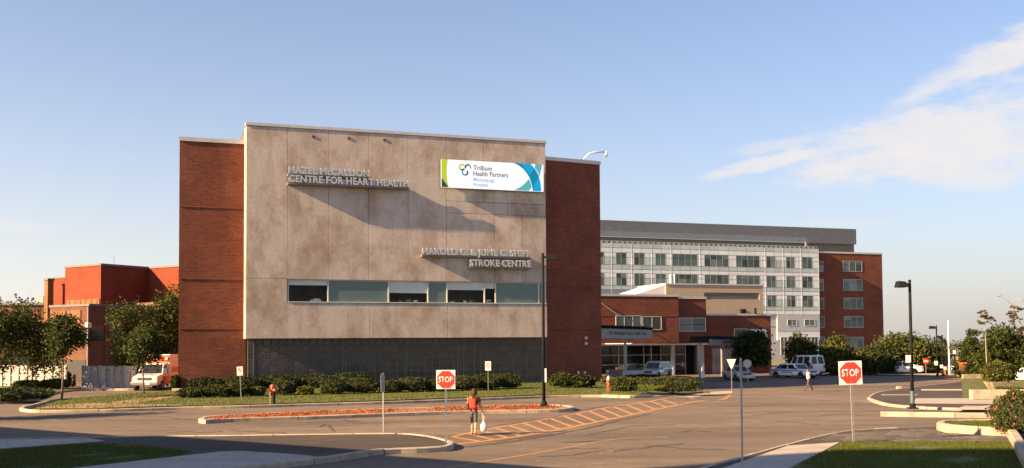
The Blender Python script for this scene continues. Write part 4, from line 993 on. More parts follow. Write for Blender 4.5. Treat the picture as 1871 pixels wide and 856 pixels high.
for k in range(ncol + 1):
    x = xa + dx * k; MB().box(x - .022, x + .022, -.03, .0, wz(575) if x > wx(1398) else wz(540), zt).build('fin', 'spandrel_white', wt) if k % 2 == 0 and not over(x - .06, x + .06) else None
# open top rail
for k in range(46): x = xa + (xb - xa) * (k + .3) / 46; MB().box(x, x + .5, .3, .5, zt + .02, zt + .42).build('louvre', 'roof_band', wt)
MB().box(xa, xb, .2, .28, zt + .44, zt + .54).box(xa, xb, .55, .6, zt, zt + .4).build('parapet', 'spandrel_grey', wt)
# lower floors at the right end
z1, z0 = wz(575), wz(606)
MB().box(wx(1419), -.02, -.05, .24, z0, z1).build('spandrel', 'spandrel_grey', wt)
for a, b in ((1437, 1454.5), (1468, 1487.5)): win(wt, wx(a), wx(b), wz(596), wz(584), -.06, 2, 1, 'tower_glass', 'window_frame', .1)
MB().box(wx(1419), -.02, -.02, .24, wz(622), z0 - .03).build('spandrel', 'spandrel_white', wt)
for a in (1424, 1438, 1452, 1466, 1480): win(wt, wx(a), wx(a + 13), wz(650), wz(616), -.03, 2, 2, 'tower_glass', 'window_frame', .12)
# grey metal plant roof
ry = 5.0
rb0, rb1 = WT.z(1330, 450, ry), WT.z(1330, 440.5, ry); rt = WT.z(1330, 411, ry - .8)
rxa, rxb = WT.x(1060, 420, ry), WT.x(1560, 430, ry)
MB().box(rxa, rxb, ry, 24, WT.z(1330, 470, ry), rb1).build('plant_wall', 'roof_band', wt)
m = MB(); n = 16; P = [(ry - .8, rb1 + .05 + (rt - rb1) * k / n) for k in range(n + 1)]
for k in range(n):
    (ya, za), (yb, zb_) = P[k], P[k + 1]
    m.add([(rxa, ya - .12, za), (rxb, ya - .12, za), (rxb, ya - .12, za + (zb_ - za) * .8), (rxa, ya - .12, za + (zb_ - za) * .8), (rxb, ya + .1, za + (zb_ - za) * .86), (rxa, ya + .1, za + (zb_ - za) * .86), (rxb, yb, zb_), (rxa, yb, zb_)], [(0, 1, 2, 3), (3, 2, 4, 5), (5, 4, 6, 7)])
m.add([(rxb, ry - .9, rb1), (rxb, 24, rb1), (rxb, 24, rt), (rxb, ry - .9, rt)], [(0, 1, 2, 3)]).add([(rxa, ry - .9, rt), (rxb, ry - .9, rt), (rxb, 24, rt), (rxa, 24, rt)], [(0, 1, 2, 3)]).add([(rxa, ry - .9, rb1), (rxa, 24, rb1), (rxb, 24, rb1), (rxb, ry - .9, rb1)], [(0, 1, 2, 3)])
m.build('metal_roof', 'roof_metal', wt)
MB().box(wx(1484), wx(1488), 2, 2.6, zt, zt + 1.9).build('roof_vent', 'roof_band', wt)

# ================================================================== BRICK TOWER
BT = Plane(WT.o + WT.n * 3.0, AL)
bt = thing('brick_tower', 'red brick hospital tower with one column of wide windows', 'building', BT.o - Vector((0, 0, BT.o.z)), R_(AL))
bxr = BT.x(1613.5, 560); btz = BT.z(1550, 464)
MB().prism([(-6, 0), (bxr, 0), (bxr - 1, 20), (-6, 20)], -3, btz).build('wall', 'brick_red', bt)
MB().box(-6, bxr + .1, -.1, 20, btz, btz + .4).build('coping', 'metal_coping', bt)
for a, b in ((477.5, 497), (510.5, 531.5), (544.5, 565), (578.5, 599), (616, 637)):
    win(bt, BT.x(1541.5, 560), BT.x(1576.5, 560), BT.z(1558, b), BT.z(1558, a), -.02, 3, 2, 'tower_glass', 'spandrel_grey', .09, proud=.05, split=.65)
    win(bt, BT.x(1488, 560), BT.x(1505.5, 560), BT.z(1500, b), BT.z(1500, a), -.02, 2, 2, 'tower_glass', 'spandrel_grey', .09, proud=.05, split=.65)

# ================================================================== LEFT COMPLEX
LA = 58.0
def lbox(parent_pl, cpx, cy_top, depth, left_px, right_px, label, name='brick_block', mat='brick_orange', cope='roof_band', cat='building', z0=-.3):
    c = D(cpx, cy_top, depth); base = Vector((c.x, c.y, 0))
    pr_ = Plane(base, LA); pl_ = Plane(base, LA + 90)
    a = pr_.x(right_px, 600) if right_px else 6; b = pl_.x(left_px, 600)
    t = thing(name, label, cat, base, R_(LA))
    MB().box(0, a, 0, b, z0, c.z).build('wall', mat, t)
    MB().box(-.08, a + .08, -.08, b + .08, c.z, c.z + .22).build('coping', cope, t)
    return t, pr_, pl_, c.z, a, b
t1, p1, q1, z1, a1, b1 = lbox(None, 184.5, 485.5, 108, 118, 272, 'tall orange brick block with its sunlit side above the fence')
x, z = q1.at(122, 548)
MB().box(-.1, .0, .1, b1 * .92, q1.z(180, 558) - 1.5, q1.z(180, 546.5)).build('tan_strip', 'brick_tan', t1)
for k in range(6): yy = b1 * .92 * (k + .5) / 6; MB().box(-.13, -.1, yy - .04, yy + .04, q1.z(180, 558) - 1.5, q1.z(180, 547)).build('joint_strip', 'brick_brown', t1)
MB().tube([(a1 * .5, 2, z1), (a1 * .5, 2, z1 + 1.3)], .06, 6).build('roof_mast', 'metal_grey', t1)
t2, *_ = lbox(None, 123, 508.5, 113, 97, 150, 'lower orange brick step between the tall block and the tan pylon')
t3, *_ = lbox(None, 87.5, 512.5, 112, 80, 97, 'narrow tan brick pylon at the left end of the orange block', 'brick_pylon', 'brick_tan')
# long orange wall that runs towards the viewer from the tall block
ow = Plane(D(272, 491.5, 113), LA + 90); owz = D(272, 491.5, 113).z
t4 = thing('brick_block', 'orange brick wall half in shadow beside the left brick wing', 'building', ow.o - Vector((0, 0, ow.o.z)), R_(LA))
yo_ = ow.x(352, 500); MB().box(0, 6, yo_, 0, -.3, owz).build('wall', 'brick_orange', t4); MB().box(-.08, 6.1, yo_, -.1, owz, owz + .2).build('coping', 'roof_band', t4)
MB().box(-3.5, -.02, yo_, -2.5, -.3, D(300, 553, 108).z).build('lower_wall', 'brick_tan', t4)
# lower block in front with window bands
t5, p5, q5, z5, a5, b5 = lbox(None, 163, 559.5, 99, 91, 286, 'low brown brick block with dark window strips behind the young trees', 'brick_block', 'brick_brown')
MB().box(-.09, -.002, 1.2, b5 * .55, q5.z(140, 594), z5 - .35).build('panel', 'brick_tan', t5); MB().box(-.09, -.002, b5 * .58, b5 - .2, q5.z(140, 594), z5 - .35).build('panel', 'brick_tan', t5)
for y0, y1 in ((.4, b5 * .5), (b5 * .55, b5 - .3)):
    wz0, wz1 = q5.z(150, 621), q5.z(150, 603)
    MB().box(-.05, .03, y0, y1, wz0, wz1).build('window', 'dark_glass', t5); MB().box(-.06, .03, y0, y1, wz1 + .02, wz1 + .7).build('lintel', 'brick_tan', t5)
    MB().box(-.05, .03, y0, y1, .1, q5.z(150, 658)).build('doorway', 'black', t5)
for k in range(4):
    xx = a5 * (k + .12) / 4; x9 = a5 * (k + .8) / 4
    MB().box(xx, x9, -.05, .03, p5.z(190, 623), p5.z(190, 605)).build('window', 'dark_glass', t5); MB().box(xx, x9, -.06, .03, p5.z(190, 605) + .02, p5.z(190, 605) + .5).build('lintel', 'brick_tan', t5)
    MB().box(xx - .45, xx - .2, -.12, .02, -.2, z5 - .02).build('pilaster', 'brick_dark', t5)
lm = MB(); lm.box(-.5, -.05, -.5, -.05, z5 - 2.1, z5 - 1.6); lm.build('wall_lamp', 'metal_coping', t5, bevel=.08)
MB().tube([(-.25, -.16, 0), (-.25, -.16, z5 - .1)], .07, 6).build('drain_pipe', 'metal_grey', t5)
# far low block at the left edge
t6 = thing('brick_block', 'long low dark brick block at the far left edge behind the trees', 'building', D(40, 600, 125) * Vector((1, 1, 0)) if False else Vector((D(95, 600, 128).x, 128, 0)), R_(-3))
hz6 = D(60, 558, 128).z; MB().box(-40, 0, 0, 12, -.3, hz6).build('wall', 'brick_brown', t6); MB().box(-40, .1, -.3, 12, hz6, hz6 + .3).build('roof', 'roof_band', t6)
for xx in (-3.2, -9): MB().box(xx - .5, xx + .5, 3, 3.6, hz6 + .3, hz6 + 1.3).build('roof_unit', 'metal_grey', t6)
for k in range(6): MB().box(-36 + 6 * k, -32 + 6 * k, -.06, .02, 1.2, 2.6).build('window', 'dark_glass', t6)

# ================================================================== UNSEEN BUILDINGS BEHIND THE CAMERA (added and shaped to shade the foreground)
SHL = 1 / math.tan(R_(SUN_EL)); SHD = Vector((math.cos(R_(SUN_AZ)), math.sin(R_(SUN_AZ)), 0))
def caster(p, h): return Vector((p[0], p[1], 0)) - SHD * (h * SHL)
hA = 8.0
A0, A1 = caster(G(-60, 776), hA), caster(G(1042, 857), hA)
dA = (A1 - A0).normalized(); nA = Vector((dA.y, -dA.x, 0))
if nA.y > 0: nA = -nA
A0 = A0 - dA * 25
pk = thing('shade_building', 'unseen brick building shaped to cast the left foreground shadow', 'building', (A0.x, A0.y, 0), math.atan2(dA.y, dA.x))
LAb = (A1 - A0).length
MB().box(0, LAb, -16, 0, -.3, hA - .25).build('wall', 'brick_red', pk); MB().box(-.05, LAb, -16, .0, hA - .25, hA).build('coping', 'metal_coping', pk)
for k in range(int(LAb / 4)):
    for z in (1.4, 4.8): MB().box(k * 4 + .8, k * 4 + 3.4, -.1, .06, z, z + 1.7).build('window', 'dark_glass', pk)
hB = 30.0
B = [caster(p, hB) for p in ((G(1040, 862)), (G(1278, 857)), (G(1345, 839, .14)), (G(1440, 828.5, .15)), (G(1560, 821.5, .15)), (G(1700, 820.5, .15)), (G(1871, 820, .15)), (G(2100, 822, .15)))]
tw = thing('shade_tower', 'unseen tall brick block shaped to cast the right foreground shadow', 'building', (0, 0, 0))
poly = [(p.x, p.y) for p in B]; poly = poly + [(poly[-1][0], poly[-1][1] - 22), (poly[0][0] , poly[0][1] - 22)]
MB().prism(poly, -.3, hB).build('wall', 'brick_dark', tw)

# ================================================================== FENCES, TREES, SHRUBS
def fence(label, pxa, pxb, pya, pyb, n, hpx, posts=3):
    a, b = G(pxa, pya, .1), G(pxb, pyb, .1); u = b - a; L = u.length; ang = math.atan2(u.y, u.x)
    t = thing('board_fence', label, 'fence', a, ang); h = hpx * a.y / F; w = L / n
    for k in range(n):
        y = 0 if k % 2 else .09; hh = h - random.uniform(0, .03)
        MB().box(k * w - (.02 if k % 2 else -.0), (k + 1) * w + (.02 if k % 2 else 0), y, y + .03, .05, hh).build('board', 'fence_white', t)
    for z in (.3, h * .5, h - .25): MB().box(0, L, .04, .085, z, z + .1).build('rail', 'fence_white', t)
    for k in range(posts): x = L * k / (posts - 1); MB().box(x - .06, x + .06, .13, .25, 0, h + .05).build('post', 'fence_white', t)
    return t
fence('white board fence at the far left behind the street trees', -70, 118, 706, 708, 25, 38, 6)
fence('short white board fence beside the parked ambulance', 148, 244, 710, 710.5, 13, 41, 4)
TG = 'young street trees in front of the left brick blocks'
tree_px('street_tree', 'young tree cut off by the left photo edge', -8, 714, 548, -52, 46, 678, trunk=.09, leaf=.125, clumps=80, seed=1, group=TG)
tree_px('street_tree', 'broad young tree before the long white fence', 57, 711, 556, 2, 118, 680, trunk=.08, leaf=.125, clumps=100, seed=2, group=TG, bark='bark_pale')
tree_px('street_tree', 'slim young tree with a thin bare trunk on the lawn tip', 113, 729, 572, 78, 152, 660, trunk=.06, leaf=.105, clumps=70, seed=3, group=TG, mats=('leaf_mid', 'leaf_dark', 'leaf_light'))
tree_px('street_tree', 'dark full young tree behind the short white fence', 211, 708, 552, 192, 280, 682, trunk=.07, leaf=.125, clumps=90, seed=4, group=TG)
tree_px('street_tree', 'young tree in front of the ambulance bonnet', 263, 721, 590, 228, 290, 668, trunk=.055, leaf=.105, clumps=60, seed=5, group=TG)
tree_px('street_tree', 'leafy tree pressed against the left brick wing', 306, 706, 532, 262, 346, 684, trunk=.08, leaf=.125, clumps=110, seed=6, group=TG, mats=('leaf_mid', 'leaf_light', 'leaf_dark'))
# a street tree just left of the frame; its shade falls on the road
tree('street_tree', 'tall street tree on the verge left of the entrance road', Vector((-35.5, 43.5, 0)), 8.2, 4.6, 2.6, trunk=.13, leaf=.155, clumps=90, seed=7, group=TG)
CG = 'trees around the visitor drive'
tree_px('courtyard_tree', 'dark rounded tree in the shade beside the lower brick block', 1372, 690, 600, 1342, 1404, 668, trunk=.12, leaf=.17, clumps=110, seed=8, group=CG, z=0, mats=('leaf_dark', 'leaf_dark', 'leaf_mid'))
tree_px('courtyard_tree', 'dark green pointed tree in front of the white tower base', 1466, 686, 601, 1438, 1494, 686, trunk=.12, leaf=.17, clumps=110, seed=9, group=CG, z=0, mats=('leaf_mid', 'leaf_dark', 'leaf_light'))
tree_px('courtyard_tree', 'yellow green tree in front of the brick tower', 1528, 686, 614, 1494, 1566, 684, trunk=.12, leaf=.17, clumps=130, seed=10, group=CG, z=0, mats=('leaf_light', 'leaf_yellow', 'leaf_mid'))
tree_px('courtyard_tree', 'small dark green tree at the right foot of the brick tower', 1586, 686, 638, 1556, 1610, 686, trunk=.1, leaf=.155, clumps=90, seed=11, group=CG, z=0, mats=('leaf_mid', 'leaf_dark', 'leaf_light'))
tree_px('courtyard_tree', 'large yellow green tree right of the brick tower', 1650, 683, 606, 1606, 1692, 672, trunk=.15, leaf=.19, clumps=170, seed=12, group=CG, z=0, mats=('leaf_yellow', 'leaf_light', 'leaf_mid'))
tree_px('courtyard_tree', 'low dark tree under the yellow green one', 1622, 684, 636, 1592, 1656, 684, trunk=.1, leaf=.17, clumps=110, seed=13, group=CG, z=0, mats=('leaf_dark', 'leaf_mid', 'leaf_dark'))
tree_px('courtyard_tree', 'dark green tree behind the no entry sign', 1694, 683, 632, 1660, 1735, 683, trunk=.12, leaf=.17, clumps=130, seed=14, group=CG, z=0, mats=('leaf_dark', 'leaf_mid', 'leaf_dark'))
tree_px('courtyard_tree', 'cone shaped tree beside the white flagpole', 1775, 689, 594, 1748, 1806, 686, trunk=.12, leaf=.13, clumps=230, seed=15, group=CG, z=0, cone=True, mats=('leaf_mid', 'leaf_dark', 'leaf_mid'))
tree_px('courtyard_tree', 'broad green tree behind the potted bush', 1822, 691, 592, 1786, 1862, 684, trunk=.12, leaf=.155, clumps=200, seed=16, group=CG, z=0, mats=('leaf_mid', 'leaf_dark', 'leaf_light'))
tree_px('courtyard_tree', 'dull green tree cut off by the right photo edge', 1876, 692, 606, 1846, 1906, 680, trunk=.12, leaf=.155, clumps=100, seed=17, group=CG, z=0, mats=('leaf_dark', 'leaf_mid', 'leaf_dark'))
def sapling(label, pts, twigs, seed, base):
    """thin branching young tree with few leaves; pts, twigs in pixels at the base's depth"""
    B = G(*base, 0); t = thing('sapling', label, 'tree', B); q = lambda px, py: tuple(D(px, py, B.y) - B)
    mb = MB(); P = [q(*p) for p in pts]; mb.tube(P, [.07 - .062 * i / (len(P) - 1) for i in range(len(P))], 6)
    rng = np.random.default_rng(seed); cs = []
    for tw_, lf in twigs:
        Q = [Vector(q(*p)) + Vector((0, random.uniform(-.2, .2), 0)) for p in tw_]; mb.tube(Q, [.028, .018, .008][:len(Q)] if len(Q) <= 3 else [.028] * len(Q), 5)
        if lf:
            for k in range(lf): f = rng.random() * (len(Q) - 1); i = min(int(f), len(Q) - 2); cs.append(tuple(Q[i].lerp(Q[i + 1], f - i) + Vector(rng.normal(0, .09, 3))))
    mb.build('trunk', 'bark_pale', t, smooth=True)
    V = leaf_cloud(cs, 7, .08, .11, rng, .4); link('crown', soup('crown', V, ['leaf_mid', 'leaf_brown'], np.repeat(rng.choice(2, len(cs), p=[.55, .45]), 7)), t); return t
sapling('thin sapling with flat leafy tiers above the broad green tree', [(1806, 700), (1802, 650), (1800, 600), (1797, 569)], [([(1801, 606), (1792, 606), (1789, 606)], 9), ([(1800, 606), (1808, 600)], 6), ([(1800, 592), (1790, 590)], 9), ([(1800, 588), (1812, 584), (1816, 582)], 9), ([(1799, 582), (1806, 582)], 6), ([(1798, 577), (1790, 579)], 7), ([(1797, 572), (1803, 575)], 6), ([(1797, 570), (1793, 571)], 6)], 31, (1806, 706))
sapling('leaning bare sapling with few reddish leaves at the right photo edge', [(1890, 700), (1880, 640), (1868, 600), (1850, 558), (1838, 548), (1830, 540), (1822, 516)], [([(1831, 541), (1824, 542), (1820, 540)], 0), ([(1850, 560), (1850, 570), (1853, 590)], 10), ([(1853, 568), (1862, 566), (1866, 565)], 9), ([(1848, 572), (1841, 572)], 6), ([(1856, 584), (1850, 588), (1852, 592)], 10), ([(1866, 602), (1862, 604), (1859, 606)], 12), ([(1868, 606), (1876, 600)], 10), ([(1850, 580), (1838, 581), (1833, 580)], 2), ([(1861, 545), (1866, 548), (1874, 552)], 0), ([(1866, 596), (1858, 580), (1861, 546)], 3)], 32, (1890, 712))
# distant wood along the horizon
rng = np.random.default_rng(5); cs = []
for k in range(260):
    x = rng.uniform(-140, 260); y = rng.uniform(300, 380); hgt = 3.6 + 1.3 * math.sin(x * .11) + rng.uniform(0, 1.5)
    for q in range(3): cs.append((x + rng.normal(0, 2), y + rng.normal(0, 2), rng.uniform(.2, 1) * hgt - .5))
V = leaf_cloud(cs, 26, 1.1, .55, rng)
props(link('distant_wood', soup('distant_wood', V, ['leaf_dark', 'leaf_mid'], np.repeat(rng.integers(0, 2, len(cs)), 26))), 'far off dark line of trees along the horizon', 'wood', None, 'stuff')

SG = 'clipped shrubs along the hospital lawn'
front = [(343, 728, 46, 17, 0), (390, 727, 50, 22, 0), (428, 726, 44, 23, 0), (466, 724, 28, 16, 1), (513, 723, 46, 26, 0), (556, 722.5, 27, 15, 1), (606, 721.5, 46, 25, 0), (657, 720, 58, 27, 0), (712, 718.5, 44, 22, 0), (752, 717.5, 58, 26, 0), (797, 716.5, 40, 22, 0), (846, 715, 56, 27, 0), (888, 713, 54, 28, 0), (925, 711.5, 52, 27, 0)]
what = ['low dull shrub nearest the ambulance', 'rounded green shrub left of the first parking sign', 'rounded green shrub behind the first parking sign', 'small yellow green shrub right of the first parking sign', 'dark green shrub behind the red pump connection', 'small yellow green shrub alone on the lawn edge', 'boxy shrub left of the largest clipped shrub', 'largest clipped shrub of the left half of the bed', 'low shrub beside the edge-on sign post', 'bushy yellow tipped shrub left of the stop sign', 'shrub half hidden by the left stop sign', 'shrub behind the walking woman', 'shrub behind the second parking sign', 'last shrub of the bed before the bare glass blocks']
for k, (cx_, by, w_, h_, y_) in enumerate(front):
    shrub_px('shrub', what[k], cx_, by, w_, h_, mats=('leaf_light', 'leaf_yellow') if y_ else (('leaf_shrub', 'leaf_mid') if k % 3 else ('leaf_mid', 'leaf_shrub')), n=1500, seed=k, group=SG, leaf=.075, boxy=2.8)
back = [(372, 713, 60, 22), (440, 712.5, 80, 22), (505, 711, 70, 24), (572, 710, 84, 24), (640, 709, 70, 26)]
whatb = ['dark back row shrub at the left wing corner', 'dark back row shrub under the left wing edge', 'dark back row shrub in front of the warm lit glass blocks', 'long dark back row shrub at the middle of the bed', 'right hand end of the dark back row of shrubs']
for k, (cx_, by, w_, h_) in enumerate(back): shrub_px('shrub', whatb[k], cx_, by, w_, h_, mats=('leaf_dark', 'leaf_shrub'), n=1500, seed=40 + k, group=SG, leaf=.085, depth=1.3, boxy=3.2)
RB = 'bushes by the right brick wing'
shrub_px('bush', 'spreading green bush against the right brick wing', 1029, 710, 50, 27, 'bush', ('leaf_shrub', 'leaf_mid'), .11, 1300, 60, RB, boxy=2)
shrub_px('bush', 'second spreading bush between the first bush and the hydrant', 1066, 710, 48, 24, 'bush', ('leaf_shrub', 'leaf_dark'), .11, 1300, 61, RB, boxy=2)
shrub_px('bush', 'lone leafy clump at the corner of the right wing behind the hydrant', 1112, 703, 26, 15, 'bush', ('leaf_light', 'leaf_yellow'), .09, 600, 62, RB, boxy=2)
HG = 'clipped box hedges by the crosswalk'
shrub_px('box_hedge', 'short boxy hedge right beside the red hydrant', 1141, 716, 46, 25, 'hedge', ('leaf_light', 'leaf_mid'), .07, 1900, 63, HG, depth=1.6, boxy=5)
shrub_px('box_hedge', 'long boxy hedge at the corner by the crosswalk', 1223, 718, 110, 27, 'hedge', ('leaf_light', 'leaf_mid'), .07, 3600, 64, HG, depth=1.5, boxy=7)
shrub_px('box_hedge', 'dark hedge strip in front of the parked silver van', 1178, 703, 66, 17, 'hedge', ('leaf_dark', 'leaf_shrub'), .09, 1300, 65, HG, depth=1.2, boxy=5)
shrub_px('box_hedge', 'yellow topped low hedge behind the long hedge', 1246, 703, 56, 14, 'hedge', ('leaf_yellow', 'leaf_light'), .08, 1000, 66, HG, depth=1.0, boxy=5)
shrub_px('bush', 'dark spreading bush on the kerbed corner at the left photo edge', 8, 735, 118, 24, 'bush', ('leaf_dark', 'leaf_dark'), .1, 2200, 67, None, boxy=2)
shrub_px('bush', 'yellow green ground shrub under the long white fence', 42, 713, 54, 17, 'bush', ('leaf_light', 'leaf_mid'), .09, 900, 68, 'shrubs at the fence')
shrub_px('bush', 'dull green shrub beside the thin tree trunk at the fence', 90, 712, 60, 18, 'bush', ('leaf_mid', 'leaf_dark'), .09, 900, 69, 'shrubs at the fence')
shrub_px('bush', 'dark shrub at the right end of the long white fence', 112, 707, 26, 28, 'bush', ('leaf_dark', 'leaf_mid'), .09, 600, 70, 'shrubs at the fence')
shrub_px('bush', 'dark shrub between the ambulance and the brick wing', 318, 713, 18, 26, 'bush', ('leaf_dark', 'leaf_shrub'), .09, 600, 71)
# rose bush and planter at the right
shrub_px('rose_bush', 'rose bush with pink blooms at the right photo edge', 1890, 803, 108, 84, 'bush', ('leaf_mid', 'leaf_light'), .045, 5200, 72, None, boxy=2, flowers=('petal_pink', 170, .9))
P = G(1826, 712, .14)
pt = thing('planter_pot', 'square tapering concrete planter on the low wall with a bush in it', 'planter', P, R_(3)); k = P.y / F
MB().add([(-15 * k, -.5, 0), (15 * k, -.5, 0), (15 * k, .5, 0), (-15 * k, .5, 0), (-22 * k, -.75, 14 * k), (22 * k, -.75, 14 * k), (22 * k, .75, 14 * k), (-22 * k, .75, 14 * k)], [(0, 3, 2, 1), (4, 5, 6, 7), (0, 1, 5, 4), (1, 2, 6, 5), (2, 3, 7, 6), (3, 0, 4, 7)]).build('bowl', 'kerb_concrete', pt, bevel=.03)
me = shrub_mesh(31 * k, .9, 40 * k, ('leaf_yellow', 'leaf_mid'), .10, 2600, 73, 2.0); o = link('planter_bush', me, None, P + Vector((.0, 0, 11 * k))); props(o, 'yellow green bush filling the square concrete planter', 'bush')
shrub_px('bush', 'low green plants on the wall beside the square planter', 1852, 714, 40, 6, 'bush', ('leaf_mid', 'leaf_light'), .07, 500, 74, z=.5)
pb = thing('planter_wall', 'pale low concrete planter wall in front of the square planter', 'wall', G(1777, 731, .12)); k = pb.location.y / F
MB().box(0, 7, 0, .45, 0, 18 * k).build('wall', 'kerb_concrete', pb, bevel=.03); MB().box(7.02, 13, 0, .45, 0, 18 * k).build('wall', 'kerb_concrete', pb, bevel=.03)

# flowers on the median, grass
fl = np.array(xy(gp(ring, .15))); rng = np.random.default_rng(3)
P = rng.uniform(fl.min(0), fl.max(0), (60000, 2)); cen = fl.mean(0); inset = cen + (fl - cen) * .96
P = P[in_poly(P, inset)][:3000]; n = len(P)
gap = (np.sin(P[:, 0] * 1.7) + np.sin(P[:, 0] * .63 + 2) + rng.normal(0, .8, n)) > -.6
P = P[gap]; n = len(P); c3 = np.stack([P[:, 0], P[:, 1], .14 + rng.uniform(0, .05, n)], 1)
V = leaf_cloud(c3, 3, .05, .042, rng, .3)
mi = np.where(np.repeat(P[:, 0] < -15.2 + rng.normal(0, .4, n), 3), 1, np.where(rng.random(n * 3) < .62, 0, np.where(rng.random(n * 3) < .5, 2, 1)))
props(link('median_flowers', soup('median_flowers', V, ['petal_red', 'leaf_light', 'leaf_brown'], mi)), 'low red and orange bedding flowers on the median island', 'flowers', None, 'stuff')
grass('grass', [blades(gl, 60000, .168, .055, .008, 1), blades(gr, 90000, .148, .06, .008, 2)], ('grass_blade',))
grass('grass', [blades(lawn_poly, 90000, .14, .075, .022, 3), blades(rm, 9000, .135, .08, .03, 4), blades(gp(pwall, .4), 16000, .34, .07, .012, 5)], ('grass_blade',))

# ================================================================== VEHICLES
def wheel(parent, x, y, r, w, side):
    wp = MB(); ring_ = []
    n = 18
    prof = [(r * .62, -w / 2), (r * .94, -w / 2), (r, -w * .32), (r, w * .32), (r * .94, w / 2), (r * .62, w / 2)]
    vs = []; fs = []
    for (rr, yy) in prof:
        for k in range(n): a = 2 * math.pi * k / n; vs.append((rr * math.cos(a), yy, rr * math.sin(a)))
    for i in range(len(prof) - 1):
        for k in range(n): fs.append((i * n + k, (i + 1) * n + k, (i + 1) * n + (k + 1) % n, i * n + (k + 1) % n))
    wp.add(vs, fs); o = wp.build('wheel', 'rubber', parent, smooth=True, loc=(x, y, r))
    rm_ = MB(); yo = side * w * .36
    rm_.add([(0, yo * 1.15, 0)] + [(r * .64 * math.cos(2 * math.pi * k / n), yo, r * .64 * math.sin(2 * math.pi * k / n)) for k in range(n)], [(0, 1 + k, 1 + (k + 1) % n) for k in range(n)])
    for k in range(5):
        a = 2 * math.pi * k / 5; rm_.box(-.03 + r * .38 * math.cos(a), .03 + r * .38 * math.cos(a), min(yo, yo * 1.25), max(yo, yo * 1.25), -.03 + r * .38 * math.sin(a), .03 + r * .38 * math.sin(a))
    rm_.build('rim', 'rim', o)
def loft_body(stations):
    """stations: (x, zbottom, zshoulder, ztop, halfwidth)"""
    vs = []; fs = []; m = 0
    for x, zb, zs_, zt_, hw in stations:
        half = [(hw * .80, zb), (hw * .97, zb + .10), (hw, (zb + zs_) / 2), (hw * .985, zs_), (hw * .90, zt_ - .02), (hw * .5, zt_)]
        ring_ = [(x, y, z) for y, z in half] + [(x, -y, z) for y, z in half[::-1]]
        m = len(ring_); vs += ring_
    N = len(stations)
    for i in range(N - 1):
        for k in range(m): fs.append((i * m + k, i * m + (k + 1) % m, (i + 1) * m + (k + 1) % m, (i + 1) * m + k))
    fs.append(tuple(range(m))); fs.append(tuple(range((N - 1) * m, N * m))[::-1])
    return vs, fs
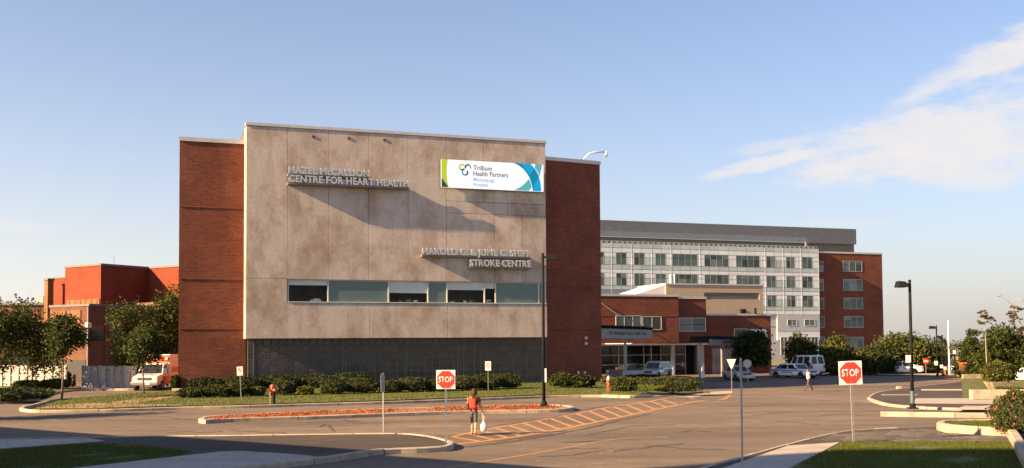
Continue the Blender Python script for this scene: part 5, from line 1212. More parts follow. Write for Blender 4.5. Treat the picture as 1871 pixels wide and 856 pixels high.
def vehicle(name, label, base, heading, L, Wd, H, belt, stations, cab, side_win, paint, wr=.33, wx=None, cat='car', group=None, rear_split=False, plate=True, grille=None, hl=None, tl=None):
    """cab: (x windscreen base, x roof front, x roof rear, x rear glass base)"""
    t = thing(name, label, cat, base, heading, group); hw = Wd / 2
    vs, fs = loft_body(stations); b = MB().add(vs, fs)
    xa, xb_, xc, xd = cab; wb = hw * .93; wr_ = hw * .78; zb = belt - .04
    rows = [(xa, wb, zb), (xd, wb, zb)]
    top = H
    gv = [(xa, wb, zb), (xd, wb, zb), (xd, -wb, zb), (xa, -wb, zb), (xb_, wr_, top - .06), (xc, wr_, top - .06), (xc, -wr_, top - .06), (xb_, -wr_, top - .06), (xb_ - .12, wr_ * .82, top), (xc + .12, wr_ * .82, top), (xc + .12, -wr_ * .82, top), (xb_ - .12, -wr_ * .82, top)]
    b.add(gv, [(0, 1, 5, 4), (1, 2, 6, 5), (2, 3, 7, 6), (3, 0, 4, 7), (4, 5, 9, 8), (5, 6, 10, 9), (6, 7, 11, 10), (7, 4, 8, 11), (8, 9, 10, 11)])
    bo = b.build('body', paint, t)
    bm = bmesh.new(); bm.from_mesh(bo.data); bmesh.ops.recalc_face_normals(bm, faces=bm.faces[:]); bm.to_mesh(bo.data); bm.free()
    bo.data.polygons.foreach_set('use_smooth', [True] * len(bo.data.polygons)); bo.data.set_sharp_from_angle(angle=R_(38))
    def quad(nm, p, off, mat, inset=(.06, .06, .08, .08), fr=(0, 1)):
        a, bb, c, d = [Vector(q) for q in p]                 # a b along the bottom, d c along the top
        f0, f1 = fr
        A_, B_ = a.lerp(bb, f0), a.lerp(bb, f1); D_, C_ = d.lerp(c, f0), d.lerp(c, f1)
        A2 = A_.lerp(D_, inset[2]); B2 = B_.lerp(C_, inset[2]); D2 = D_.lerp(A_, inset[3]); C2 = C_.lerp(B_, inset[3])
        P4 = [A2.lerp(B2, inset[0]), B2.lerp(A2, inset[1]), C2.lerp(D2, inset[1]), D2.lerp(C2, inset[0])]
        n_ = (P4[1] - P4[0]).cross(P4[3] - P4[0]).normalized(); ctr = sum(P4, Vector()) / 4
        if n_.dot(ctr - Vector((0, 0, belt * .8))) < 0: n_ = -n_
        q = [tuple(v + n_ * off) for v in P4] + [tuple(v - n_ * .03) for v in P4]
        MB().add(q, [(0, 1, 2, 3), (0, 4, 5, 1), (1, 5, 6, 2), (2, 6, 7, 3), (3, 7, 4, 0)]).build(nm, mat, t)
    g = gv; quad('windscreen', (g[0], g[3], g[7], g[4]), .012, 'car_glass', (.06, .06, .1, .06))
    if rear_split:
        for fr in ((.03, .49), (.51, .97)): quad('rear_window', (g[1], g[2], g[6], g[5]), .012, 'car_glass', (.08, .08, .12, .1), fr)
    else: quad('rear_window', (g[1], g[2], g[6], g[5]), .012, 'car_glass', (.07, .07, .12, .08))
    for fr in side_win:
        quad('side_window', (g[0], g[1], g[5], g[4]), .012, 'car_glass', (.03, .03, .10, .10), fr); quad('side_window', (g[3], g[2], g[6], g[7]), .012, 'car_glass', (.03, .03, .10, .10), fr)
    xf, xr = L / 2, -L / 2
    for wxx in (wx or (L * .3, -L * .3)):
        for s_ in (1, -1):
            wheel(t, wxx, s_ * (hw - .10), wr, .22, s_)
            a = MB(); n = 14; R2 = wr * 1.16; yy = s_ * (hw + .004)
            P_ = [(wxx + R2 * math.cos(math.pi * k / n), yy, wr + R2 * math.sin(math.pi * k / n)) for k in range(n + 1)] + [(wxx - R2, yy, wr * .7), (wxx + R2, yy, wr * .7)]
            Q_ = [(p[0], s_ * (hw - .25), p[2]) for p in P_]; m_ = len(P_)
            a.add(P_ + Q_, [tuple(range(m_)) if s_ < 0 else tuple(range(m_))[::-1]]); a.build('wheel_arch', 'black', t)
    zf = stations[0][2]; hz_ = hl or (belt * .66, belt * .82)
    for s_ in (1, -1):
        MB().box(xf - .28, xf + .015, min(s_ * hw * .55, s_ * hw * .93), max(s_ * hw * .55, s_ * hw * .93), hz_[0], hz_[1]).build('headlight', 'head_lens', t, bevel=.02)
        tz = tl or (belt * .68, belt * .86); MB().box(xr - .015, xr + .25, min(s_ * hw * .68, s_ * hw * .95), max(s_ * hw * .68, s_ * hw * .95), tz[0], tz[1]).build('tail_light', 'tail_lens', t, bevel=.02)
        MB().box(xa - .25, xa - .12, min(s_ * hw * .95, s_ * (hw + .2)), max(s_ * hw * .95, s_ * (hw + .2)), belt - .02, belt + .14).build('wing_mirror', 'car_trim', t, bevel=.03)
    MB().box(xf - .12, xf + .06, -hw * .9, hw * .9, .26, .46).build('front_bumper', 'car_trim' if paint != 'car_silver' else paint, t, bevel=.05)
    MB().box(xr - .06, xr + .12, -hw * .9, hw * .9, .28, .5).build('rear_bumper', 'car_trim', t, bevel=.05)
    gz = grille or (belt * .62, belt * .8)
    MB().box(xf - .1, xf + .02, -hw * .48, hw * .48, gz[0], gz[1]).build('grille', 'car_trim', t, bevel=.02)
    if plate:
        MB().box(xf + .06, xf + .075, -.16, .16, .36, .5).build('number_plate', 'sign_white', t); MB().box(xr - .075, xr - .02, -.16, .16, .62, .76).build('number_plate', 'sign_white', t)
    return t
def sedan(name, label, base, hd, paint, L=4.7, Wd=1.8, H=1.45, **kw):
    x = L / 2
    st = [(x, .34, .52, .58, Wd * .43), (x - .08, .24, .58, .70, Wd * .47), (x - .5, .20, .66, .78, Wd * .495), (x - 1.15, .19, .72, .88, Wd * .5), (x - 1.5, .19, .76, .93, Wd * .5), (-x + 1.15, .19, .80, .95, Wd * .5), (-x + .6, .2, .78, .96, Wd * .495), (-x + .08, .26, .72, .92, Wd * .47), (-x, .36, .66, .84, Wd * .44)]
    return vehicle(name, label, base, hd, L, Wd, H, .92, st, (x - 1.25, x - 1.95, -x + 1.45, -x + .7), ((.08, .42), (.45, .78), (.8, .94)), paint, .32, (x - .88, -x + 1.02), **kw)
def suv(name, label, base, hd, paint, L=4.6, Wd=1.85, H=1.75, **kw):
    x = L / 2
    st = [(x, .42, .62, .72, Wd * .44), (x - .1, .3, .72, .88, Wd * .48), (x - .6, .26, .82, .98, Wd * .5), (x - 1.2, .25, .9, 1.06, Wd * .5), (-x + .1, .26, .92, 1.08, Wd * .495), (-x, .4, .84, 1.0, Wd * .47)]
    return vehicle(name, label, base, hd, L, Wd, H, 1.04, st, (x - 1.2, x - 1.75, -x + .35, -x + .06), ((.06, .36), (.39, .67), (.70, .95)), paint, .36, (x - .85, -x + .9), **kw)
def at_px(px, py): p = G(px, py); return p
# police car
P0 = at_px(1451, 690.5)
pc = sedan('police_car', 'white and blue police car parked in the shade in front of the white van', P0, R_(-58), 'car_white', 5.3, 1.95, 1.48, cat='police car')
L_, hw = 5.3, 1.95 / 2
for s_ in (1, -1):
    yy = s_ * (hw + .006)
    q = MB(); pts = [(2.2, .70), (-2.3, .74), (-2.3, .86), (1.0, .83), (2.2, .78)]
    q.add([(x, yy, z) for x, z in pts], [tuple(range(5)) if s_ < 0 else tuple(range(5))[::-1]]); q.build('stripe', 'car_blue', pc)
tm = put_text('POLICE', pc, 'lettering', 'metal_dark', -.75, .65, .52, .15, 0, 0, .02); tm.location = (0, -(hw + .012), 0)
tm2 = put_text('POLICE', pc, 'lettering', 'metal_dark', -.65, .75, .52, .15, 0, 0, .02); tm2.rotation_euler = (0, 0, math.pi); tm2.location = (0, hw + .012, 0)
MB().box(1.35, 1.45, .5, .62, 1.0, 1.1).build('spot_lamp', 'rim', pc)
# white van
P1 = at_px(1480, 689.5) + Vector((.7, 5.4, 0)); P1.z = T(P1.x, P1.y)
x = 2.7
st = [(x, .45, .75, .86, .86), (x - .1, .34, .9, 1.05, .94), (x - .6, .3, 1.0, 1.18, 1.0), (x - 1.0, .3, 1.1, 1.26, 1.0), (-x + .08, .3, 1.2, 1.3, 1.0), (-x, .42, 1.1, 1.28, .97)]
vehicle('passenger_van', 'tall white passenger van parked behind the police car', P1, R_(180 - 68), 5.4, 2.05, 2.25, 1.24, st, (x - .95, x - 1.6, -x + .16, -x + .02), ((.04, .2), (.23, .42), (.45, .68), (.71, .95)), 'car_white', .37, (x - .95, -x + 1.1), cat='van', rear_split=True, tl=(.8, 1.2))
P2 = P1 + Vector((4.6, 3.2, 0)); P2.z = T(P2.x, P2.y)
suv('parked_car', 'dull pale pickup sized car just right of the white van', P2, R_(180 - 70), 'car_grey', cat='car')
P3 = at_px(1512, 684) + Vector((3.2, 5, 0)); P3.z = T(P3.x, P3.y)
suv('parked_car', 'dark car parked under the yellow green tree', P3, R_(180 - 75), 'car_dark', cat='car')
# silver van at the entrance and grey sedan
P4 = at_px(1199, 692)
suv('parked_car', 'silver minivan parked nose out at the glazed entrance', P4, R_(180 + 60), 'car_silver', 4.7, 1.9, 1.78, cat='minivan')
P5 = at_px(1349, 695)
sedan('parked_car', 'silver grey sedan facing out behind the triangular sign', P5, R_(-80), 'car_silver', cat='car')
P6 = at_px(1153, 691) + Vector((0, 2, 0))
sedan('parked_car', 'dark sedan half hidden behind the hedge under the canopy', P6, R_(180 + 30), 'car_dark', cat='car')
# cars at the right edge
P7 = G(1842, 692) + Vector((0, 8, 0)); P7.z = T(P7.x, P7.y)
suv('parked_car', 'dark car parked behind the bush in the square planter', P7, R_(8), 'car_dark', cat='car')
P8 = G(1884, 700); sedan('parked_car', 'white car cut off by the right photo edge behind the planter', P8, R_(95), 'car_white', cat='car')
for k in range(4):
    P9 = G(1625 + k * 13, 684.5) + Vector((0, 1.0, 0)); P9.z = T(P9.x, P9.y)
    if k in (0, 2): sedan('parked_car', ['pale car far off below the large yellow green tree', '', 'white car far off right of the tall lamp post'][k], P9, R_(170), ['car_silver', '', 'car_white'][k], cat='car')

# ambulance
PA = G(262, 714.5); PA.y += 2.4; PA.x += .3
am = thing('ambulance', 'white and orange ambulance parked beside the left brick wing', 'ambulance', PA, R_(180 + 90)); x = 3.0; hw = 1.02
st = [(x, .5, .82, .92, hw * .9), (x - .1, .4, .95, 1.1, hw * .97), (x - .9, .38, 1.08, 1.24, hw), (x - 1.3, .38, 1.2, 1.3, hw), (.55, .38, 1.25, 1.32, hw), (.5, .4, 1.25, 1.32, hw)]
vs, fs = loft_body(st); b = MB().add(vs, fs)
b.add([(x - 1.05, hw * .95, 1.2), (.5, hw * .95, 1.2), (.5, -hw * .95, 1.2), (x - 1.05, -hw * .95, 1.2), (x - 1.75, hw * .82, 2.02), (.5, hw * .82, 2.08), (.5, -hw * .82, 2.08), (x - 1.75, -hw * .82, 2.02)], [(0, 1, 5, 4), (1, 2, 6, 5), (2, 3, 7, 6), (3, 0, 4, 7), (4, 5, 6, 7)])
bo = b.build('cab', 'car_white', am); bm = bmesh.new(); bm.from_mesh(bo.data); bmesh.ops.recalc_face_normals(bm, faces=bm.faces[:]); bm.to_mesh(bo.data); bm.free()
MB().add([(x - 1.1, -hw * .86, 1.29), (x - 1.1, hw * .86, 1.29), (x - 1.68, hw * .76, 1.96), (x - 1.68, -hw * .76, 1.96)], [(0, 1, 2, 3)]).build('windscreen', 'car_glass', am)
for s_ in (1, -1):
    MB().add([(x - 1.35, s_ * (hw * .935 + .02), 1.30), (.75, s_ * (hw * .935 + .02), 1.30), (.75, s_ * (hw * .85 + .02), 1.9), (x - 1.72, s_ * (hw * .85 + .02), 1.9)], [(0, 1, 2, 3) if s_ < 0 else (3, 2, 1, 0)]).build('side_window', 'car_glass', am)
    MB().box(x - 1.15, x - 1.0, min(s_ * 1.05, s_ * 1.38), max(s_ * 1.05, s_ * 1.38), 1.25, 1.65).build('wing_mirror', 'car_trim', am, bevel=.03)
    MB().box(x - .25, x + .02, min(s_ * .55, s_ * .88), max(s_ * .55, s_ * .88), .82, 1.0).build('headlight', 'head_lens', am, bevel=.02)
    MB().box(x - .25, x + .015, min(s_ * .88, s_ * .98), max(s_ * .88, s_ * .98), .82, 1.0).build('indicator', 'amber_lens', am, bevel=.02)
    for wxx in (x - .9, -2.0): wheel(am, wxx, s_ * (hw - .08), .39, .26, s_)
    MB().box(-3.0, 1.6, min(s_ * 1.03, s_ * 1.12) + (0 if s_ > 0 else 0), max(s_ * 1.03, s_ * 1.12), .62, 1.02).build('stripe', 'car_orange', am)
    MB().box(.4, 2.0, min(s_ * (hw + .004), s_ * (hw - .05)), max(s_ * (hw + .004), s_ * (hw - .05)), .75, 1.12).build('stripe', 'car_orange', am)
    MB().box(-2.9, .1, min(s_ * 1.09, s_ * 1.125), max(s_ * 1.09, s_ * 1.125), 1.35, 1.75).build('stripe', 'car_orange', am)
MB().box(-3.1, .48, -1.1, 1.1, .5, 2.72).build('box_body', 'car_white', am, bevel=.06)
MB().box(.46, .52, -1.0, 1.0, 2.12, 2.66).build('front_stripe', 'car_orange', am)
for k in range(5): MB().box(.5, .62, -.95 + k * .4, -.68 + k * .4, 2.3, 2.5).build('beacon', 'tail_lens' if k % 2 else 'head_lens', am, bevel=.02)
MB().box(x - .12, x + .14, -hw * .98, hw * .98, .46, .68).build('front_bumper', 'rim', am, bevel=.04); MB().box(x - .1, x + .025, -.52, .52, .80, 1.02).build('grille', 'car_trim', am, bevel=.02)
MB().box(x + .14, x + .155, .1, .42, .48, .64).build('number_plate', 'sign_white', am)
o = put_text('AMBULANCE', am, 'lettering', 'metal_dark', -.62, .62, 0, .13, 0, 0, .012, mirror=True); o.rotation_euler = (R_(-68), 0, R_(90)); o.location = (x - .42, 0, 1.21)

# ================================================================== SIGNS, LAMPS, STREET FURNITURE
def plate_o(parent, name, poly, y0, y1, mat): return MB().plate(poly, y0, y1).build(name, mat, parent)
def uchan(parent, h, w=.06, mat='galvanized', lean=0.0):
    m = MB()
    for x0, x1, y0, y1 in ((-w / 2, w / 2, 0, .012), (-w / 2, -w / 2 + .012, -.03, 0), (w / 2 - .012, w / 2, -.03, 0)):
        m.add([(x0, y0, 0), (x1, y0, 0), (x1, y1, 0), (x0, y1, 0), (x0 + lean, y0, h), (x1 + lean, y0, h), (x1 + lean, y1, h), (x0 + lean, y1, h)], [(0, 3, 2, 1), (4, 5, 6, 7), (0, 1, 5, 4), (1, 2, 6, 5), (2, 3, 7, 6), (3, 0, 4, 7)])
    return m.build('post', mat, parent)
def octa(r): return [(r * math.cos(R_(22.5 + 45 * k)) / math.cos(R_(22.5)), r * math.sin(R_(22.5 + 45 * k)) / math.cos(R_(22.5))) for k in range(8)]
def stop_sign(label, bx, by, top, plw, rz, tilt=0.0, z=.14):
    B = G(bx, by, z); k = B.y / F; h = (by - top) * k; w = plw * k
    t = thing('stop_sign', label, 'sign', B, rz, 'stop signs facing the camera')
    t.rotation_euler = (0, R_(tilt), rz); c = h - w / 2
    m = MB().box(-.028, .028, .012, .03, 0, h - w * .1).box(-.028, -.016, -.015, .012, 0, c - w / 2).box(.016, .028, -.015, .012, 0, c - w / 2); m.build('post', 'galvanized', t)
    plate_o(t, 'backing_plate', [(-w / 2, c - w / 2), (w / 2, c - w / 2), (w / 2, c + w / 2), (-w / 2, c + w / 2)], 0, .008, 'sign_white')
    plate_o(t, 'white_border', [(x_, z_ + c) for x_, z_ in octa(w * .49)], -.007, -.0005, 'stucco_white')
    plate_o(t, 'red_face', [(x_, z_ + c) for x_, z_ in octa(w * .452)], -.012, -.0075, 'sign_red')
    put_text('STOP', t, 'lettering', 'stucco_white', -w * .37, w * .37, c - w * .155, w * .31, -.0165, .004, .014)
    for zz in (c + w * .38, c - w * .38): MB().tube([(0, -.019, zz), (0, -.0125, zz)], .012, 6).build('bolt', 'galvanized', t)
    return t
stop_sign('red stop sign on a square white plate at the island nose near the woman', 815, 811, 677.5, 34.5, R_(4), 0, .16)
stop_sign('red stop sign on a square white plate on the right lawn edge', 1560, 808.5, 661, 43, R_(3), -1.6)
def edge_sign(label, bx, by, top, z, turn, hp, lean=0.0, w=.06, plate=.6):
    B = G(bx, by, z); k = B.y / F; h = (by - top) * k
    t = thing('sign_post', label, 'sign', B, R_(turn)); uchan(t, h, w, lean=lean)
    ph = hp * k; m = MB().plate([(-plate / 2, h - ph), (plate / 2, h - ph), (plate / 2, h - ph * .2), (plate * .3, h), (-plate * .3, h), (-plate / 2, h - ph * .2)], .014, .02)
    o = m.build('sign_plate', 'galvanized', t); o.location.x = lean
    return t
edge_sign('grey sign turned edge on at the far kerb of the dark paved island', 700, 794, 683, .16, 84, 34)
edge_sign('tall leaning grey post cut off by the bottom photo edge', 1356, 862, 656, .14, 80, 40, .0, .075, .5)
bpy.data.objects['sign_post.001'].rotation_euler = (0, R_(-3.4), R_(80))
# parking signs on the lawn
def lawn_sign(label, bx, by, top, pw, ph, kind, tilt=0.0, z=.14, cat='sign', rz=0, name='parking_sign', group=None):
    B = G(bx, by, z); k = B.y / F; h = (by - top) * k; w, hh = pw * k / 2, ph * k
    t = thing(name, label, cat, B, rz, group); t.rotation_euler = (0, R_(tilt), rz); uchan(t, h - .02, .05)
    plate_o(t, 'sign_plate', [(-w, h - hh), (w, h - hh), (w, h), (-w, h)], -.042, -.034, 'sign_white')
    def ringp(nm, cz, r0, r1, mat, d):
        P_ = [(r1 * math.cos(2 * math.pi * i / 20), cz + r1 * math.sin(2 * math.pi * i / 20)) for i in range(21)] + [(r0 * math.cos(2 * math.pi * i / 20), cz + r0 * math.sin(2 * math.pi * i / 20)) for i in range(20, -1, -1)]
        MB().plate(P_, -.042 - d, -.0425).build(nm, mat, t)
    if kind == 'noparking':
        cz = h - hh * .38; r = w * .72; ringp('ring', cz, r * .74, r, 'metal_dark', .004)
        put_text('P', t, 'lettering', 'metal_dark', -r * .26, r * .3, cz - r * .42, r * .84, -.046, .003, .02)
        MB().plate([(-r * .72, cz + r * .58), (-r * .58, cz + r * .72), (r * .72, cz - r * .58), (r * .58, cz - r * .72)], -.048, -.0465).build('slash', 'metal_dark', t)
        MB().box(-w * .6, w * .6, -.045, -.0425, h - hh * .88, h - hh * .82).build('text_bar', 'metal_dark', t)
    if kind == 'orange':
        cz = h - hh * .42; r = w * .7; ringp('ring', cz, r * .66, r, 'orange_paint', .004); put_text('P', t, 'lettering', 'metal_dark', -r * .26, r * .28, cz - r * .4, r * .8, -.046, .003, .02)
    if kind == 'arrow':
        MB().plate([(-w * .6, h - hh * .72), (w * .6, h - hh * .72), (w * .6, h - hh * .8), (-w * .6, h - hh * .8)], -.046, -.0425).build('text_bar', 'metal_dark', t)
    return t
lawn_sign('white no parking sign tilted on the lawn left of the shrubs', 440.5, 729, 670.5, 10.5, 16, 'noparking', -2.6)
lawn_sign('small white sign with orange ring on the lawn right of the walking woman', 892, 714.5, 661, 10.5, 16.5, 'orange')
lawn_sign('white and red sign in front of the short board fence', 168, 708, 671, 11, 14, 'orange', name='fence_sign')
# yield sign from behind, stop sign from behind, small bollard sign
B = G(1337, 715, .03); k = B.y / F
t = thing('yield_sign', 'pale back of a triangular yield sign at the crosswalk end', 'sign', B); uchan(t, 58 * k, .06)
o = MB().plate([(-8.5 * k, 58 * k), (8.5 * k, 58 * k), (1.2 * k, 41 * k), (-1.2 * k, 41 * k)], -.046, -.034).build('sign_plate', 'sign_white', t)
B = G(1366, 700); k = B.y / F
t = thing('stop_sign', 'grey back of an eight sided sign over the grey sedan', 'sign', B); uchan(t, 40 * k, .07)
o = MB().plate([(x_ * k * 7.4, 35 * k + z_ * k * 7.4) for x_, z_ in octa(1)], -.05, -.034).build('sign_plate', 'galvanized', t)
B = G(1284, 700); k = B.y / F
t = thing('marker_post', 'low wooden marker post with a pale plate beside the right entrance column', 'post', B)
MB().box(-.06, .06, -.05, .05, 0, 22 * k).build('post', 'bark_pale', t); MB().box(-3.4 * k, 3.4 * k, -.08, -.055, 9 * k, 20 * k).build('plate', 'sign_white', t)
# lamps
def street_lamp(label, bx, by, top, arm, side, z=.15, plates=(), low=None, group='dark street lamps', hw=None):
    B = G(bx, by, z); k = B.y / F; h = (by - top) * k
    t = thing('street_lamp', label, 'street lamp', B, 0, group)
    r = .085
    MB().tube([(0, 0, .18), (0, 0, h)], [r, r * .8], 10).build('pole', 'metal_dark', t, smooth=True)
    MB().box(-.22, .22, -.22, .22, 0, .06).lathe([(.16, .06), (.14, .2), (.1, .26)], 10).build('base_plate', 'metal_dark', t)
    a = arm * k * side
    MB().box(min(0, a * .3), max(0, a * .3), -.04, .04, h - .26, h - .16).build('arm', 'metal_dark', t)
    hwid = hw or 9.5; x0, x1 = sorted((a * .22, a)); hd = MB()
    hd.add([(x0, -.28, h - .36), (x1, -.28, h - .36), (x1, .28, h - .36), (x0, .28, h - .36), (x0 + .06, -.22, h - .06), (x1 - .1, -.22, h - .1), (x1 - .1, .22, h - .1), (x0 + .06, .22, h - .06)], [(0, 3, 2, 1), (4, 5, 6, 7), (0, 1, 5, 4), (1, 2, 6, 5), (2, 3, 7, 6), (3, 0, 4, 7)])
    ho = hd.build('lamp_head', 'metal_dark', t, bevel=.02); MB().box(x0 + .1, x1 - .1, -.2, .2, h - .37, h - .361).build('lens', 'car_trim', ho)
    for (dx_, zlo, zhi, w_, mat) in plates:
        MB().box(dx_ * k - w_ * k / 2, dx_ * k + w_ * k / 2, -.13, -.11, (by - zlo) * k, (by - zhi) * k).build('plate', mat, t)
    if low: MB().tube([(0, 0, .19), (0, 0, low * k)], r * 1.25, 10).build('sleeve', 'metal_bluegrey', t)
    return t
street_lamp('tall dark lamp post on the red flowered median', 994, 742, 463, 28, 1, .16, [(3.2, 699, 674, 3, 'sign_white')])
street_lamp('tall dark lamp post on the right paving with a white plate', 1667.5, 747, 512, -25, 1, .12, [(-7.5, 663, 650, 9, 'sign_white')], 32)
street_lamp('smaller dark lamp post far right of the brick tower', 1713, 688, 595, -12.5, 1, .1, [(-3, 668, 660, 6, 'sign_white')])
street_lamp('dark lamp post behind the smaller far lamp', 1723, 686, 612.5, -9, 1, .1, [(-3, 673, 667, 5.5, 'sign_white')])
street_lamp('farthest dark lamp post left of the white flagpole', 1729, 685, 620, -6, 1, .1)
# flag pole, pillar, gate, signs far right
B = G(1735, 686); k = B.y / F
t = thing('flagpole', 'slim white flagpole far off at the end of the walk', 'pole', B); MB().tube([(0, 0, 0), (-.02, 0, 98 * k)], [.1, .05], 8).build('pole', 'stucco_white', t); MB().lathe([(.02, 0), (.08, .05), (.02, .12)], 8, 0, (-.02, 0, 98 * k)).build('finial', 'stucco_white', t)
B = G(1740, 688); k = B.y / F
t = thing('gantry_sign', 'dark post with a grey board and hanging white notice beside the flagpole', 'sign', B); MB().box(5 * k, 6.5 * k, 0, .12, 0, 56 * k).build('post', 'metal_dark', t); MB().box(-6 * k, 7 * k, -.04, 0, 50 * k, 55 * k).build('board', 'metal_bluegrey', t); MB().box(2 * k, 6.4 * k, -.1, -.05, 41 * k, 47.5 * k).build('notice', 'sign_white', t)
B = G(1692, 686); k = B.y / F
t = thing('no_entry_sign', 'round red no entry sign with a white bar before the dark trees', 'sign', B); uchan(t, 31 * k, .06)
MB().plate([(5.4 * k * math.cos(2 * math.pi * i / 24), 25.5 * k + 5.4 * k * math.sin(2 * math.pi * i / 24)) for i in range(24)], -.05, -.034).build('disc', 'sign_red', t); MB().box(-3.8 * k, 3.8 * k, -.056, -.0505, 24.6 * k, 26.6 * k).build('bar', 'sign_white', t)
B = G(1752, 688); k = B.y / F
t = thing('gate_post', 'orange and white striped gate post right of the flagpole', 'post', B); MB().box(-1.2 * k, 1.2 * k, 0, .2, 0, 37 * k).build('post', 'orange_paint', t)
for q in range(3): MB().box(-1.4 * k, 1.4 * k, -.02, .22, (6 + 11 * q) * k, (10 + 11 * q) * k).build('band', 'sign_white', t)
B = G(1762, 690); k = B.y / F
t = thing('brick_pillar', 'brown brick pillar with orange cap and pale gate arm', 'pillar', B); MB().box(-4.5 * k, 4.5 * k, 0, .6, 0, 24 * k).build('pillar', 'brick_tan', t); MB().box(-5 * k, 5 * k, -.06, .66, 24 * k, 27 * k).build('cap', 'orange_paint', t); MB().box(4.6 * k, 28 * k, .25, .33, 24 * k, 25.2 * k).build('gate_arm', 'stucco_white', t)
B = G(1727, 687); k = B.y / F
t = thing('notice_sign', 'small pale notice on a short orange post left of the flagpole', 'sign', B); MB().box(-.08, .08, 0, .1, 0, 16 * k).build('post', 'orange_paint', t); MB().box(-2.6 * k, 2.6 * k, -.04, 0, 11 * k, 16.5 * k).build('notice', 'sign_white', t)
B = G(1790, 691, .1); k = B.y / F
t = thing('planter_wall', 'far low pale wall at the back of the right lawn', 'wall', G(1760, 692.5, .1)); k = t.location.y / F; MB().box(0, 38 * k, 0, .4, 0, 8 * k).build('wall', 'kerb_concrete', t, bevel=.02)
# hydrant
B = G(1112.5, 714.5, .14); k = B.y / F; h = 28 * k
t = thing('fire_hydrant', 'red fire hydrant with a grey cap on the grass beside the box hedge', 'hydrant', B)
MB().lathe([(.17, 0), (.17, .05), (.12, .06), (.115, h * .62), (.15, h * .63), (.15, h * .68), (.12, h * .69)], 14).build('barrel', 'hydrant_red', t, smooth=False)
MB().lathe([(.15, h * .69), (.15, h * .8), (.1, h * .92), (.035, h * .96), (.035, h)], 14).build('cap', 'galvanized', t)
for a in (0, math.pi, -math.pi / 2): MB().tube([(0, 0, h * .52), (math.cos(a) * .2, math.sin(a) * .2, h * .52)], .06, 10).build('nozzle', 'galvanized', t)
# red pump connection with stake
B = G(498, 738.5, .14); k = B.y / F
t = thing('pump_connection', 'red pump connection on a dark post with a pale stake by the kerb', 'hydrant', B)
MB().tube([(.07, 0, 0), (.07, 0, 22 * k)], .085, 10).build('post', 'metal_dark', t); MB().lathe([(.1, 20 * k), (.15, 22 * k), (.15, 31 * k), (.09, 35 * k), (.03, 36 * k)], 12).build('head', 'pump_red_shaded', t); MB().box(-.16, -.10, -.05, 0, 0, 24 * k).build('stake', 'bark_pale', t)
for s_ in (-1, 1): MB().tube([(0, -.05, 26 * k), (s_ * .2, -.18, 25 * k)], .06, 8).build('nozzle', 'pump_red_shaded', t)
# small things at the left
B = G(136, 707, .1); k = B.y / F
t = thing('bollard', 'orange bollard in the gap between the two board fences', 'bollard', B); MB().tube([(0, 0, 0), (0, 0, 21 * k)], .12, 10).build('post', 'orange_paint', t); MB().lathe([(.13, 21 * k), (.1, 22 * k), (.03, 22.6 * k)], 10).build('cap', 'orange_paint', t)
for q, (px, py, lb) in enumerate(((331, 715.5, 'pale concrete block at the foot of the left brick wing'), (1645, 711.5, 'small pale concrete block by the right lamp post kerb'))):
    B = G(px - 8 if q == 0 else px, py, .1); k = B.y / F; o = MB().box(-9 * k if q == 0 else -4 * k, 9 * k if q == 0 else 4 * k, 0, .5, 0, 5 * k).build('concrete_block', 'kerb_concrete', None, bevel=.03, loc=B); props(o, lb, 'block')
B = G(1165, 693); k = B.y / F
t = thing('low_barrier', 'low grey barrier with dark plants in front of the entrance glazing', 'barrier', G(1108, 694))
MB().box(0, 3.6, 0, .12, 0, .85).build('panel', 'metal_grey', t)
MB().box(.3, 1.5, -.3, -.05, 0, .95).build('box', 'bark_pale', t)

# ================================================================== PEOPLE
def person(label, base, rz, J, bones, mats, rad, extras=None, group=None):
    """one continuous skinned body; every face takes the colour of the nearest bone"""
    t = thing('person', label, 'person', base, rz, group)
    me = bpy.data.meshes.new('body'); names = list(J); idx = {n: i for i, n in enumerate(names)}
    me.from_pydata([J[n] for n in names], [(idx[a], idx[b]) for a, b, _ in bones], []); me.update()
    o = bpy.data.objects.new('body', me); COL.objects.link(o)
    sk = o.modifiers.new('skin', 'SKIN'); sk.use_smooth_shade = True
    sv = me.skin_vertices[0].data
    for n in names: r = rad[n]; sv[idx[n]].radius = r if isinstance(r, tuple) else (r, r); sv[idx[n]].use_root = (n == 'pelvis')
    sub = o.modifiers.new('sub', 'SUBSURF'); sub.levels = 2; sub.render_levels = 2
    bpy.context.view_layer.update(); dg = bpy.context.evaluated_depsgraph_get()
    nm = bpy.data.meshes.new_from_object(o.evaluated_get(dg)); bpy.data.objects.remove(o)
    nm.materials.clear(); ml = []
    for _, _, m in bones:
        if m not in ml: ml.append(m); nm.materials.append(M[m])
    seg = [(Vector(J[a]), Vector(J[b]), ml.index(m), (rad[a][0] if isinstance(rad[a], tuple) else rad[a])) for a, b, m in bones]
    for p in nm.polygons:
        c = p.center; best = (9, 0)
        for a, b, m, r in seg:
            ab = b - a; f = max(0, min(1, (c - a).dot(ab) / max(ab.length_squared, 1e-9))); d = (c - a - ab * f).length - r * .5
            if d < best[0]: best = (d, m)
        p.material_index = best[1]
    nm.name = 'body'; bo = link('body', nm, t)
    return t, bo
